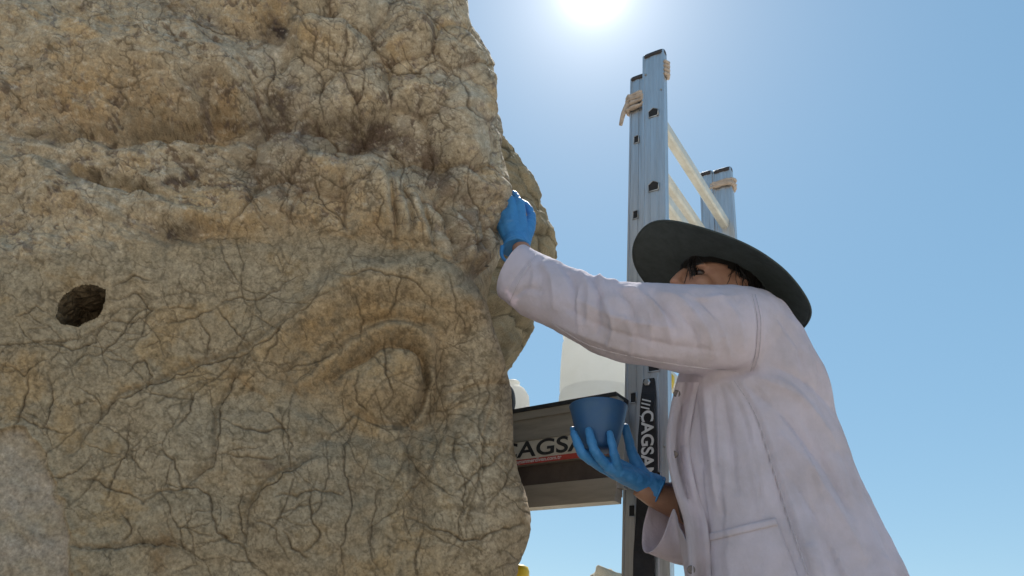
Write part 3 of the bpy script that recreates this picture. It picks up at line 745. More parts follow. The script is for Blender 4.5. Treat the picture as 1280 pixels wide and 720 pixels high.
bm = bmesh.new()                                           # small knotted tie on the right lip of the front stile
for i in range(4):
    c = T0 - WD*0.045 + ZU*(3.70 - i*0.020); tube(bm, [c - RD*0.018, c - WD*0.008, c + RD*0.018], [0.006, 0.0085, 0.006], 8)
from_bm('cloth_tie', bm, M_tie, lad, smooth=True)
for b, z in ((T0, 3.62), (T0, 2.30)):                      # rivets
    for s in (-1, 1):
        bm = bmesh.new(); c = b - RD*0.0148 + WD*(s*0.030) + ZU*(z+0.05*s)
        loft(bm, [(c + RD*0.002, WD*0.004, ZU*0.004), (c, WD*0.004, ZU*0.004), (c - RD*0.0018, WD*0.0022, ZU*0.0022)], 12)
        from_bm('rivet', bm, M_steel, lad, smooth=True)

def text_mesh(body, size, extr=0.0004, bold=0.0):
    cu = bpy.data.curves.new('t', 'FONT'); cu.body = body; cu.size = size; cu.extrude = extr; cu.offset = bold; cu.align_x = 'LEFT'; cu.align_y = 'BOTTOM_BASELINE'
    o = bpy.data.objects.new('t', cu); COL.objects.link(o)
    me = bpy.data.meshes.new_from_object(o.evaluated_get(bpy.context.evaluated_depsgraph_get()))
    bpy.data.objects.remove(o); bpy.data.curves.remove(cu)
    return me
def put_text(name, me, origin, ex, ey, mt, parent, sx=1.0):
    ex, ey = Vector(ex).normalized(), Vector(ey).normalized(); ez = ex.cross(ey)
    M = Matrix(((ex.x*sx, ey.x, ez.x, origin[0]), (ex.y*sx, ey.y, ez.y, origin[1]), (ex.z*sx, ey.z, ez.z, origin[2]), (0, 0, 0, 1)))
    me.transform(M)
    return link(name, me, mt, parent, smooth=False)

# hanging black strap, bolted to the stile
st = []
for px, py, off, hw in ((812, 474, 0.004, 0.016), (812, 490, 0.006, 0.020), (811, 510, 0.012, 0.024), (812, 545, 0.016, 0.027), (812, 590, 0.014, 0.027), (808, 640, 0.012, 0.027), (807, 690, 0.014, 0.027), (808, 760, 0.012, 0.027)):
    st.append((px, py, off, hw))
bm = bmesh.new(); rows = []
pl0 = T0 - RD*0.0148
def on_web(px, py):
    d = Vector(ray(px, py)); o = Vector(CAM); t = (pl0 - o).dot(RD)/d.dot(RD); return o + d*t
cen = catmull([on_web(a, b) - RD*c for a, b, c, d in st], 6); hws = np.interp(np.linspace(0, 1, len(cen)), np.linspace(0, 1, len(st)), [d for *_, d in st])
for i, c in enumerate(cen):
    tw = 0.25*math.sin(i*0.35)
    ax = (WD*math.cos(tw) - RD*math.sin(tw))
    rows.append([bm.verts.new(c + ax*(s*hws[i]) - RD*(t*0.0016)) for s, t in ((-1, -1), (1, -1), (1, 1), (-1, 1))])
for i in range(len(rows)-1):
    for k in range(4): bm.faces.new((rows[i][k], rows[i][(k+1) % 4], rows[i+1][(k+1) % 4], rows[i+1][k]))
bm.faces.new(rows[0][::-1]); bm.faces.new(rows[-1])
strap = from_bm('strap', bm, M_strap, lad, smooth=False)
bm = bmesh.new(); c = on_web(810, 479) - RD*0.008
loft(bm, [(c + RD*0.004, WD*0.011, ZU*0.011), (c - RD*0.001, WD*0.011, ZU*0.011), (c - RD*0.002, WD*0.007, ZU*0.007), (c - RD*0.0045, WD*0.007, ZU*0.007)], 6)
from_bm('bolt', bm, M_steel, strap)
o = on_web(806, 524) - RD*0.0205
put_text('lettering', text_mesh('ÇAGSAN', 0.050, 0.0003, 0.0012), o + ZU*0.018, -ZU, -WD, M_white, strap, 1.0)
for i in range(3):
    bm = bmesh.new(); frame_box(bm, on_web(811, 508) - RD*(0.0165) + ZU*(0.012-0.011*i) + WD*0.002*i, (WD+ZU*0.35).normalized(), ZU, RD, 0.014, 0.0022, 0.0006)
    from_bm('logo_bar', bm, M_white, strap)

# ------------------------------------------------------------------ work platform hung from the frame
DP = Vector((-0.77, 0.64, 0)).normalized(); NP = Vector((-0.64, -0.77, 0)).normalized()   # along, and outward face towards the viewer
S0 = Vector((0.335, 2.0, 0))
plat = empty('work_platform', (S0.x, S0.y, 2.09))
tag(plat, 'aluminium work platform with black lettering and red web address on its side beam', 'platform')
LEN, WID = 1.25, 0.55
def pbox(name, s0, s1, d0, d1, z0, z1, mt, bev=0.0015, parent=plat):
    """s along, d depth behind the outer face, z height"""
    bm = bmesh.new(); c = S0 + DP*((s0+s1)/2) - NP*((d0+d1)/2) + ZU*((z0+z1)/2)
    frame_box(bm, c, DP, NP, ZU, (s1-s0)/2, (d1-d0)/2, (z1-z0)/2)
    return from_bm(name, bm, mt, parent, bevel=bev, seg=1)
M_deck = mat('black_deck', (0.025, 0.025, 0.028), 0.6, noise=(40, (0.05, 0.048, 0.045), 0.4, 0.7, ONE), bump=[(200, 0.3, 0.002, ONE)])
M_stick = mat('sticker_cream', (0.66, 0.60, 0.50), 0.5, noise=(50, (0.54, 0.48, 0.38), 0.4, 0.75, ONE))
M_red = mat('sticker_red', (0.55, 0.07, 0.05), 0.5, noise=(60, (0.42, 0.08, 0.06), 0.4, 0.75, ONE))
M_dkrail = mat('dark_brown_channel', (0.13, 0.10, 0.085), 0.55, metal=0.2, noise=(20, (0.09, 0.07, 0.06), 0.4, 0.7, ONE))
for back in (0, 1):
    d = 0.0 if not back else WID
    k = 1 if not back else -1
    def bb(name, s0, s1, a, b_, z0, z1, mt, bev=0.0015):
        lo, hi = sorted((d+k*a, d+k*b_)); return pbox(name, s0, s1, lo, hi, z0, z1, mt, bev)
    if back:
        bb('rear_beam', 0.0, LEN, 0.000, 0.030, 2.34, 2.391, M_alu2); continue
    br = bb('side_beam', -0.0, LEN, 0.000, 0.030, 2.2235, 2.391, M_alu2)
    bb('beam_lip', 0.0, LEN, -0.005, 0.000-0.0002, 2.366, 2.391, M_alu2)
    bb('beam_rib', 0.0, LEN, -0.003, -0.0002, 2.297, 2.302, M_alu2, 0.0008)
    bb('channel', 0.0, LEN, 0.014, 0.030, 2.160, 2.2235-0.0005, M_dkrail)
    bb('lower_beam', 0.0, LEN, -0.002, 0.034, 2.112, 2.160-0.0005, M_alu2)
    bb('lower_lip', 0.0, LEN, -0.008, 0.028, 2.093, 2.112-0.0005, M_alu2)
pbox('deck', 0.004, LEN, -0.008, WID+0.008, 2.3915, 2.404, M_deck)
for s in (0.02, 0.42, 0.82, 1.2): pbox('cross_member', s, s+0.03, 0.031, WID-0.031, 2.33, 2.385, M_alu2)
for i in range(7): pbox('bracket' if i == 0 else 'deck_joist', 0.05+i*0.17, 0.07+i*0.17, 0.035, WID-0.035, 2.386-0.03, 2.391-0.001, M_dkrail, 0) if i else pbox('bracket', -0.02, 0.004, 0.004, 0.026, 2.13, 2.36, M_alu, 0.001)
stk = pbox('sticker', 0.02, 0.52, -0.0012, -0.0002, 2.2405, 2.2955, M_stick, 0)
pbox('red_strip', 0.02, 0.52, -0.0016, -0.0002, 2.2245, 2.2400, M_red, 0)
oT = S0 + DP*0.415 + NP*0.0016 + ZU*2.2475
put_text('lettering', text_mesh('ÇAGSAN', 0.0680, 0.0003, 0.0012), oT, -DP, ZU, M_ink, stk, 1.45)
put_text('web_address', text_mesh('www.cagsanmerdiven.com.tr', 0.0165, 0.0002, 0.0002), S0 + DP*0.40 + NP*0.0020 + ZU*2.2285, -DP, ZU, M_white, stk, 1.12)

# ------------------------------------------------------------------ things on and round the platform
M_plast = mat('white_translucent_plastic', (0.92, 0.92, 0.90), 0.45, transl=0.7, noise=(14, (0.87, 0.87, 0.84), 0.4, 0.7, ONE))
def lathe(prof, n=48, wob=0.0, seed=1):
    bm = bmesh.new(); R = []
    rs = np.random.RandomState(seed); ph = rs.rand(4)*6
    for r, z in prof:
        R.append([bm.verts.new((r*(1+wob*math.sin(2*a+ph[0]+z*9)+wob*0.5*math.sin(3*a+ph[1]-z*14))*math.cos(a), r*(1+wob*math.sin(2*a+ph[0]+z*9)+wob*0.5*math.sin(3*a+ph[1]-z*14))*math.sin(a), z)) for a in [2*math.pi*k/n for k in range(n)]])
    for i in range(len(R)-1):
        for k in range(n): bm.faces.new((R[i][k], R[i][(k+1) % n], R[i+1][(k+1) % n], R[i+1][k]))
    bm.faces.new(R[0][::-1])
    return bm, R
def moved(bm, loc):
    bmesh.ops.translate(bm, verts=bm.verts, vec=loc); return bm
dloc = S0 + DP*0.175 - NP*0.20 + ZU*2.4045
drum = empty('plastic_drum', dloc)
tag(drum, 'white translucent plastic drum standing on the platform deck', 'drum')
pr = [(0.125, 0.0), (0.138, 0.006), (0.142, 0.02), (0.142, 0.075), (0.139, 0.082), (0.1385, 0.088), (0.142, 0.096), (0.1445, 0.18), (0.142, 0.26), (0.136, 0.275), (0.136, 0.283), (0.141, 0.292), (0.139, 0.33), (0.122, 0.365), (0.09, 0.385), (0.066, 0.392)]
bm, R = lathe(pr, 56, 0.012, 3); bm.faces.new(R[-1])
from_bm('body', moved(bm, dloc), M_plast, drum, smooth=True)
bm, R = lathe([(0.060, 0.388), (0.064, 0.392), (0.064, 0.42), (0.058, 0.426)], 32); bm.faces.new(R[-1]); from_bm('lid', moved(bm, dloc), M_plast, drum, smooth=True)
bm = bmesh.new(); tube(bm, catmull([dloc+Vector((0.10, 0, 0.37)), dloc+Vector((0.09, 0, 0.43)), dloc+Vector((0, 0, 0.45)), dloc+Vector((-0.09, 0, 0.43)), dloc+Vector((-0.10, 0, 0.37))], 6), 0.009, 10); from_bm('handle', bm, M_plast, drum, smooth=True)
jl = S0 + DP*0.462 - NP*0.09 + ZU*2.4045
jug = empty('plastic_jug', jl)
tag(jug, 'small round milky plastic jug on the platform, half hidden by the stone head', 'jug')
bm, R = lathe([(0.030, 0), (0.044, 0.006), (0.058, 0.035), (0.062, 0.065), (0.057, 0.095), (0.042, 0.118), (0.024, 0.130), (0.021, 0.134)], 40); bm.faces.new(R[-1]); from_bm('body', moved(bm, jl), M_plast, jug, smooth=True)
bm, R = lathe([(0.0215, 0.133), (0.0225, 0.135), (0.0225, 0.143), (0.020, 0.146)], 28); bm.faces.new(R[-1]); from_bm('cap', moved(bm, jl), M_plast, jug, smooth=True)
M_grey = mat('grey_rubber', (0.10, 0.105, 0.11), 0.6, noise=(40, (0.14, 0.145, 0.15), 0.4, 0.7, ONE))
bm = bmesh.new(); hz = 2.410
cpts = [S0 + DP*0.40 + NP*(-0.02) + ZU*hz, S0 + DP*0.395 + NP*(-0.018) + ZU*(hz+0.03), S0 + DP*0.41 + NP*(-0.018) + ZU*(hz+0.075), S0 + DP*0.455 + NP*(-0.018) + ZU*(hz+0.11), S0 + DP*0.52 + NP*(-0.018) + ZU*(hz+0.11), S0 + DP*0.56 - NP*0.02 + ZU*(hz+0.06), S0 + DP*0.56 - NP*0.02 + ZU*hz]
tube(bm, catmull(cpts, 8), 0.0065, 12)
hose = from_bm('rubber_hose', bm, M_grey, None, smooth=True)
tag(hose, 'dark grey rubber hose looped on the platform edge beside the jug', 'hose')
# yellow ratchet strap tied round a rung
M_yel = mat('yellow_webbing', (0.75, 0.52, 0.03), 0.6, noise=(40, (0.6, 0.4, 0.02), 0.4, 0.7, ONE))
rz = 3.470 - 3*0.3255
ys = empty('yellow_strap', tuple(T0 + RD*0.09 + ZU*rz))
tag(ys, 'bright yellow webbing strap looped round a ladder rung beside the coat', 'strap')
for i in range(2):
    bm = bmesh.new(); c0_ = T0 + RD*(0.05+0.032*i) + ZU*rz; rows = []
    for k in range(20):
        th = 2*math.pi*k/20; dv = WD*(math.cos(th)*0.019) + ZU*(math.sin(th)*0.0185 - (0.02 if math.sin(th) < 0 else 0)*abs(math.sin(th)))
        rows.append([bm.verts.new(c0_ + dv*s + RD*(x*0.0125)) for x, s in ((-1, 1.0), (1, 1.0), (1, 1.1), (-1, 1.1))])
    for k in range(20):
        for j in range(4): bm.faces.new((rows[k][j], rows[k][(j+1) % 4], rows[(k+1) % 20][(j+1) % 4], rows[(k+1) % 20][j]))
    from_bm('loop', bm, M_yel, ys, smooth=True)
# yellow post behind the head
yp = Vector(P(650, 706, 2.75)); M_yp = mat('yellow_paint', (0.72, 0.50, 0.02), 0.45, noise=(16, (0.55, 0.36, 0.03), 0.45, 0.75, ONE))
post = empty('yellow_post', (yp.x, yp.y, 0)); tag(post, 'yellow painted marker post with rounded cap just behind the stone head', 'post')
bm, R = lathe([(0.032, 0), (0.032, yp.z-0.03)], 24); bm.faces.new(R[-1]); from_bm('shaft', moved(bm, (yp.x, yp.y, 0)), M_yp, post, smooth=True)
bm, R = lathe([(0.033, yp.z-0.05), (0.035, yp.z-0.045), (0.035, yp.z-0.02), (0.029, yp.z-0.006), (0.014, yp.z)], 24); bm.faces.new(R[-1]); from_bm('cap', moved(bm, (yp.x, yp.y, 0)), M_yp, post, smooth=True)
bm, R = lathe([(0.09, -0.06), (0.09, 0.03), (0.085, 0.035)], 24); bm.faces.new(R[-1]); from_bm('base_plate', moved(bm, (yp.x, yp.y, 0)), M_yp, post, smooth=True)

# broken standing stone farther off, and the block the person stands on
def stone_block(name, c, half, amp, mt, label, cat, lean=0.0, seed=1, cuts=40):
    bm = bmesh.new(); bmesh.ops.create_cube(bm, size=2.0)
    bmesh.ops.bevel(bm, geom=bm.edges[:], offset=0.18, segments=2, profile=0.6, affect='EDGES')
    bmesh.ops.subdivide_edges(bm, edges=bm.edges[:], cuts=5, use_grid_fill=True)
    bmesh.ops.subdivide_edges(bm, edges=bm.edges[:], cuts=1, use_grid_fill=True)
    me = bpy.data.meshes.new(name); bm.to_mesh(me); bm.free()
    v = co_of(me)*np.array(half); n = no_of(me)
    d = amp*(fbm(v[:, 0]*4+v[:, 1]*3, v[:, 2]*4+v[:, 1]*2, seed, 4) + 0.3*fbm(v[:, 0]*14-v[:, 1]*11, v[:, 2]*14, seed+5, 3))
    v = v + n*d[:, None]; v[:, 0] += lean*(v[:, 2]); v[:, 2] += half[2]
    put_co(me, v); ca = me.color_attributes.new('stone', 'FLOAT_COLOR', 'POINT')
    cc = np.ones((len(v), 4)); cc[:, :3] = np.array([0.50, 0.42, 0.31])*(1+0.35*fbm(v[:, 0]*6, v[:, 2]*6+v[:, 1]*5, seed+9, 4))[:, None]
    ca.data.foreach_set('color', np.clip(cc, 0.02, 1).ravel())
    o = link(name, me, mt); o.location = c
    return tag(o, label, cat)
pz = P(752, 709, 6.5)
stone_block('standing_stone', (P(772, 705, 6.5)[0], 6.5, -0.05), (0.26, 0.25, pz[2]/2), 0.05, M_stone, 'weathered standing stone far beyond the ladder foot', 'stone', 0.02, 11)
stone_block('stone_block', (0.70, 1.58, -0.03), (0.42, 0.36, 0.475), 0.02, M_stone, 'squared pale stone block under the feet of the person', 'stone', 0.0, 21)
# ------------------------------------------------------------------ the person in the white coat
M_coat = mat('white_cotton_coat', (0.76, 0.675, 0.745), 0.85, spec=0.2, transl=0.33, noise=(9, (0.62, 0.54, 0.575), 0.42, 0.72, ONE), bump=[(900, 0.15, 0.0006, ONE), (45, 0.4, 0.005, ONE), (16, 0.35, 0.012, (1, 1, 0.5))])
M_skin = mat('skin', (0.40, 0.215, 0.145), 0.5, spec=0.4, noise=(40, (0.33, 0.165, 0.11), 0.4, 0.7, ONE), bump=[(500, 0.15, 0.0006, ONE)])
M_hair = mat('dark_hair', (0.010, 0.008, 0.007), 0.4, noise=(60, (0.018, 0.013, 0.011), 0.4, 0.7, ONE))
M_hat = mat('dark_grey_felt', (0.062, 0.075, 0.076), 0.9, spec=0.15, noise=(40, (0.046, 0.056, 0.056), 0.4, 0.7, ONE), bump=[(700, 0.3, 0.001, ONE)])
M_glove = mat('blue_nitrile', (0.05, 0.235, 0.52), 0.52, spec=0.5, noise=(30, (0.038, 0.19, 0.45), 0.4, 0.7, ONE), bump=[(120, 0.35, 0.0025, ONE), (30, 0.3, 0.004, ONE)])
M_shirt = mat('brown_shirt', (0.07, 0.042, 0.032), 0.85, noise=(40, (0.05, 0.03, 0.024), 0.4, 0.7, ONE))
M_trou = mat('dark_trousers', (0.035, 0.04, 0.055), 0.85, noise=(30, (0.05, 0.055, 0.07), 0.4, 0.7, ONE))
M_shoe = mat('brown_boot', (0.10, 0.06, 0.035), 0.6, noise=(30, (0.14, 0.09, 0.05), 0.4, 0.7, ONE))
M_btn = mat('snap_button', (0.10, 0.085, 0.085), 0.35, metal=0.7, noise=(80, (0.16, 0.14, 0.14), 0.4, 0.7, ONE))
M_eye = mat('eye', (0.03, 0.02, 0.018), 0.15, noise=(20, (0.05, 0.03, 0.025), 0.4, 0.7, ONE))
FEET = Vector((0.70, 1.57, 0.93))
person = empty('person', FEET)
tag(person, 'person in white lab coat, wide dark hat and blue gloves reaching to the stone head', 'person')
V = lambda p: Vector(P(*p))

# --- hat and head frame
HC = V((899, 345, 1.55))
yaw, tilt = math.radians(20), math.radians(11)
Fh = Vector((-math.cos(yaw)*math.cos(tilt), -math.sin(yaw)*math.cos(tilt), math.sin(tilt))).normalized()
Lh = Vector((0, 0, 1)).cross(Fh).normalized(); Uh = Fh.cross(Lh).normalized()
def H(f, l, u): return HC + Fh*f + Lh*l + Uh*u
def ellipsoid(bm, c, a, b, d, n=24, m=16):
    R = []
    for i in range(1, m):
        ph = math.pi*i/m - math.pi/2
        R.append((c + d*math.sin(ph), a*math.cos(ph), b*math.cos(ph)))
    loft(bm, R, n)
# --- coat
def ring_pts(tp, bt, y, hd, y2=None):
    return V((*tp, y)), V((*bt, y if y2 is None else y2)), hd
def sleeve(bm, spec, n=36, ex=2.1):
    S = [ring_pts(*s) for s in spec]
    C_ = [(a+b)/2 for a, b, _ in S]; R = []
    for i, (a, b, hd) in enumerate(S):
        t = (C_[min(i+1, len(S)-1)] - C_[max(i-1, 0)]).normalized()
        ax = (b-a)/2; bx_ = t.cross(ax).normalized()*hd
        R.append((C_[i], ax, bx_))
    # smooth the rings along the sleeve
    out_ = []
    for i in range(len(R)-1):
        for k in range(5):
            f = k/5; out_.append(tuple(R[i][j]*(1-f) + R[i+1][j]*f for j in range(3)))
    out_.append(R[-1])
    loft(bm, out_, n, ex); return C_
near = [((640, 290), (604, 356), 1.56, 0.056), ((662, 311), (630, 375), 1.53, 0.056), ((680, 320), (648, 390), 1.51, 0.060), ((703, 331), (688, 409), 1.475, 0.066), ((742, 349), (735, 438), 1.43, 0.072), ((772, 357), (770, 448), 1.405, 0.075),
        ((815, 360), (815, 454), 1.40, 0.080), ((860, 361), (862, 464), 1.40, 0.084), ((905, 360), (912, 469), 1.42, 0.086), ((940, 363), (943, 468), 1.46, 0.080), ((966, 390), (962, 452), 1.52, 0.055)]
far = [((802, 590), (780, 690), 1.65, 0.052), ((832, 603), (812, 692), 1.67, 0.052), ((850, 600), (850, 706), 1.69, 0.058), ((882, 585), (890, 715), 1.72, 0.062), ((905, 545), (945, 640), 1.74, 0.065), ((895, 450), (965, 470), 1.74, 0.07)]
tor = [((886, 388), (946, 384), 1.56, 0.075), ((872, 408), (974, 405), 1.56, 0.15), ((860, 435), (996, 438), 1.56, 0.172), ((848, 475), (1018, 478), 1.56, 0.172), ((838, 530), (1035, 530), 1.56, 0.160), ((840, 590), (1058, 590), 1.56, 0.160),
       ((850, 650), (1083, 650), 1.56, 0.166), ((862, 720), (1112, 720), 1.56, 0.176), ((866, 800), (1142, 800), 1.56, 0.188), ((866, 900), (1172, 900), 1.56, 0.200)]
bm = bmesh.new()
sleeve(bm, near); sleeve(bm, far)
TR = []
for a, b, y, hd in tor:
    A, Bp = V((*a, y)), V((*b, y)); TR.append(((A+Bp)/2, (Bp-A)/2, Vector((0, hd, 0.0))))
lc, la, lb = TR[-1]; TR.append((lc + Vector((0.01, 0, -0.17)), la*1.06, lb*1.05))
TT = []
for i in range(len(TR)-1):
    for k in range(5):
        f = k/5; TT.append(tuple(TR[i][j]*(1-f) + TR[i+1][j]*f for j in range(3)))
TT.append(TR[-1]); loft(bm, TT, 56, 2.25)
me = remeshed(bm, 0.0052, 12, 0.5)
v = co_of(me); n = no_of(me)
X, Y = project(v); facing = sstep(-0.7, 0.1, -((v-CAM)*n).sum(1)/np.linalg.norm(v-CAM, axis=1))
d = np.zeros(len(v))
def fold(pts, wd, amp):
    global d
    pts = [(p.x, p.y) for p in catmull([(x, y, 0) for x, y in pts], 5)]
    dd, s, t = stroke_dist(X, Y, pts, wd*3)
    d = d + facing*amp*np.abs(np.sin(np.pi*np.clip(t, 0, 1)))**0.6*(0.45*np.exp(-(dd/wd)**2) + 1.0*np.exp(-dd/(wd*0.40)))
for f_ in [  # sleeve: bunched at the elbow, drag lines to the shoulder
    ([(676, 326), (690, 350), (694, 390)], 7, 0.006), ([(700, 330), (716, 352), (716, 392)], 6, -0.007), ([(722, 338), (736, 362), (732, 410)], 7, 0.007), ([(738, 346), (750, 372), (744, 420)], 5, -0.008),
    ([(746, 350), (758, 340), (772, 352)], 7, 0.011), ([(764, 356), (790, 380), (800, 430)], 6, -0.007), ([(775, 360), (802, 366), (826, 392), (842, 436)], 6, 0.009), ([(795, 362), (826, 380), (850, 420)], 6, -0.007),
    ([(820, 364), (850, 376), (880, 410), (895, 450)], 8, 0.007), ([(860, 366), (885, 385), (905, 420)], 7, -0.006), ([(895, 366), (920, 395), (930, 440)], 8, 0.005), ([(690, 402), (730, 420), (790, 440), (850, 448)], 6, 0.004), ([(640, 372), (660, 360), (680, 366)], 6, -0.005),
    ([(660, 320), (668, 345), (655, 372)], 5, 0.004), ([(700, 380), (760, 412), (830, 430), (905, 440)], 9, -0.006), ([(715, 372), (780, 400), (850, 412)], 6, 0.005),
    ([(941, 366), (948, 400), (946, 440), (938, 466)], 3.2, -0.005), ([(941+5, 366), (953, 400), (951, 440), (943, 466)], 3, 0.0025),
    ([(668, 316), (640, 352), (632, 372)], 2.2, -0.0025), ([(674, 320), (650, 356), (640, 380)], 2.0, 0.002), ([(850, 366), (870, 372), (900, 372), (930, 368)], 4, 0.004), ([(800, 372), (812, 400), (812, 440)], 3.5, 0.005), ([(842, 385), (868, 412), (874, 452)], 4, -0.005), ([(870, 378), (900, 408), (914, 450)], 3.5, 0.0045), ([(780, 392), (790, 425), (786, 446)], 4, 0.005), ([(752, 372), (764, 402), (760, 440)], 4, 0.006), ([(728, 352), (722, 380), (724, 420)], 3.5, 0.005),
    ([(905, 478), (930, 520), (946, 590), (955, 648)], 4, -0.005), ([(962, 470), (990, 486), (1012, 510)], 4, 0.005), ([(948, 480), (990, 540), (1020, 600), (1040, 660)], 4, 0.006), ([(1002, 520), (1040, 590), (1064, 640)], 4, -0.004), ([(890, 490), (894, 560), (905, 650)], 3.5, -0.005), ([(1020, 640), (1046, 690), (1062, 725)], 4, 0.005), ([(868, 560), (880, 600), (884, 660)], 4, 0.005), ([(1010, 430), (1022, 460), (1024, 500)], 4, -0.004), ([(968, 400), (985, 425), (1000, 440)], 5, 0.004),
    # body: armpit folds, side seam, hanging pleats
    ([(880, 468), (925, 466), (948, 458)], 6, -0.012), ([(918, 474), (945, 520), (968, 590), (990, 660), (1012, 730)], 3.2, -0.006), ([(924, 474), (951, 520), (975, 590), (998, 660), (1020, 730)], 5, 0.005),
    ([(930, 478), (975, 515), (1030, 580), (1070, 650)], 8, -0.007), ([(945, 470), (1000, 500), (1050, 560)], 10, 0.008), ([(960, 455), (1015, 480), (1045, 520)], 7, -0.005), ([(975, 540), (1030, 610), (1085, 700)], 11, 0.008), ([(985, 590), (1030, 660), (1060, 730)], 7, -0.007),
    ([(868, 480), (872, 540), (880, 620), (888, 720)], 7, -0.009), ([(880, 482), (888, 550), (898, 640)], 9, 0.009), ([(900, 478), (912, 540), (922, 620)], 8, -0.007), ([(855, 500), (856, 560), (866, 640), (872, 720)], 6, 0.007), ([(935, 520), (945, 590), (950, 650)], 9, 0.005),
    ([(1000, 420), (1030, 470), (1045, 520)], 8, 0.004), ([(970, 395), (1000, 440), (1012, 490)], 9, -0.005), ([(1040, 540), (1075, 620), (1105, 700)], 9, -0.005), ([(1008, 680), (1030, 730)], 8, 0.006)]:
    fold(*f_)
sc_ = 9.0
d += 0.0022*fbm(v[:, 0]*sc_+v[:, 1]*5, v[:, 2]*sc_*0.5, 301, 3) + 0.0012*fbm(v[:, 0]*28, v[:, 2]*16+v[:, 1]*18, 305, 3)
low_ = sstep(2.2, 1.8, v[:, 2])*(v[:, 0] > 0.45)
ang = np.arctan2(v[:, 1]-1.56, v[:, 0]-0.66); d += low_*0.008*np.sin(ang*9 + 2*noise2(ang*2, v[:, 2]*2, 310))
put_co(me, v + n*d[:, None])
# open the cuffs, hem and neck
bm = bmesh.new(); bm.from_mesh(me)
def cut(o, nrm_, rad=9.0):
    o = Vector(o); fs = [f for f in bm.faces if (f.calc_center_median()-o).length < rad]
    geom = list({*fs, *(e for f in fs for e in f.edges), *(v_ for f in fs for v_ in f.verts)})
    bmesh.ops.bisect_plane(bm, geom=geom, plane_co=o, plane_no=nrm_, clear_outer=True)
def cuff_plane(tp_, bt_, y, inner):
    a, b_ = V((*tp_, y)), V((*bt_, y)); c = (a+b_)/2; t = (c-inner).normalized(); ax = (b_-a).normalized()
    return c, (t - ax*t.dot(ax)).normalized()
cn, nn_ = cuff_plane((662, 309), (622, 366), 1.53, (V((680, 320, 1.51)) + V((648, 390, 1.51)))/2); cut(cn, nn_, 0.15)
fn, nf_ = cuff_plane((832, 602), (811, 690), 1.67, (V((850, 600, 1.69)) + V((850, 706, 1.69)))/2); cut(fn, nf_, 0.14)
cut((0.66, 1.56, TR[-1][0].z + 0.012), (0, 0, -1))
cut(TR[0][0] - (TR[0][0]-TR[2][0]).normalized()*0.006, (TR[0][0]-TR[2][0]).normalized(), 0.13)
from mathutils.bvhtree import BVHTree
bvh = BVHTree.FromBMesh(bm)
cme = bpy.data.meshes.new('lab_coat'); bm.to_mesh(cme); bm.free()
coat = link('lab_coat', cme, M_coat, person)
so_ = coat.modifiers.new('thickness', 'SOLIDIFY'); so_.thickness = 0.0022; so_.offset = -1

def onto(px, py, off, ydef=1.42):
    h = bvh.ray_cast(Vector(CAM), Vector(ray(px, py)))
    p = h[0] if h[0] is not None and h[0].y < ydef+0.35 else V((px, py, ydef))
    return p - Vector(ray(px, py))*off
def patch(name, quad, nu, nv, off, th, mt, parent, bulge=0.0):
    bm = bmesh.new(); g = {}
    for j in range(nv+1):
        for i in range(nu+1):
            a, b_ = i/nu, j/nv
            (x0, y0), (x1, y1), (x2, y2), (x3, y3) = quad
            x = (x0*(1-a)+x1*a)*(1-b_) + (x3*(1-a)+x2*a)*b_; y = (y0*(1-a)+y1*a)*(1-b_) + (y3*(1-a)+y2*a)*b_
            p = onto(x, y, off + bulge*math.sin(math.pi*a)*math.sin(math.pi*min(1, b_*1.1)))
            g[i, j] = (bm.verts.new(p), bm.verts.new(p + Vector(ray(x, y))*th))
    for j in range(nv):
        for i in range(nu):
            for s in (0, 1):
                q = [g[i, j][s], g[i+1, j][s], g[i+1, j+1][s], g[i, j+1][s]]; bm.faces.new(q if s == 0 else q[::-1])
    for j in range(nv):
        for i, in ((0,), (nu,)): bm.faces.new((g[i, j][0], g[i, j+1][0], g[i, j+1][1], g[i, j][1]))
    for i in range(nu):
        for j, in ((0,), (nv,)): bm.faces.new((g[i, j][0], g[i+1, j][0], g[i+1, j][1], g[i, j][1]))
    return from_bm(name, bm, mt, parent, smooth=True)
pk = patch('pocket', [(884, 668), (970, 648), (1004, 738), (894, 752)], 26, 20, 0.0035, 0.005, M_coat, coat, 0.003)
patch('pocket_hem', [(884, 667), (970, 647), (973, 656), (885, 677)], 26, 3, 0.0062, 0.004, M_coat, pk)
# front edge with its snaps
edge_px = [(852, 478), (845, 510), (840, 545), (842, 580), (850, 615), (861, 650), (866, 690), (868, 735)]
bm = bmesh.new(); rows = []
ep = [(p.x, p.y) for p in catmull([(x, y, 0) for x, y in edge_px], 6)]
for i, (x, y) in enumerate(ep):
    r = []
    for k, (dx, dy_) in enumerate(((-7, 1.47), (-1, 1.455), (6, 1.445), (14, 1.44), (22, 1.45))):
        p = onto(x+dx, y, 0.006 + 0.004*math.sin(i*0.5+k)) if dx > 2 else None
        if p is None: p = V((x+dx, y, 1.475 if dx < -3 else 1.455))
        r.append((bm.verts.new(p), bm.verts.new(p + Vector((0.002, 0.004, 0)))))
    rows.append(r)
for i in range(len(rows)-1):
    for k in range(4):
        bm.faces.new((rows[i][k][0], rows[i][k+1][0], rows[i+1][k+1][0], rows[i+1][k][0]))
        bm.faces.new((rows[i][k][1], rows[i+1][k][1], rows[i+1][k+1][1], rows[i][k+1][1]))
    bm.faces.new((rows[i][0][0], rows[i+1][0][0], rows[i+1][0][1], rows[i][0][1])); bm.faces.new((rows[i][4][0], rows[i][4][1], rows[i+1][4][1], rows[i+1][4][0]))
plk = from_bm('front_placket', bm, M_coat, coat, smooth=True)
bmt = bmesh.new(); bmt.from_mesh(plk.data); bvp = BVHTree.FromBMesh(bmt); bmt.free()
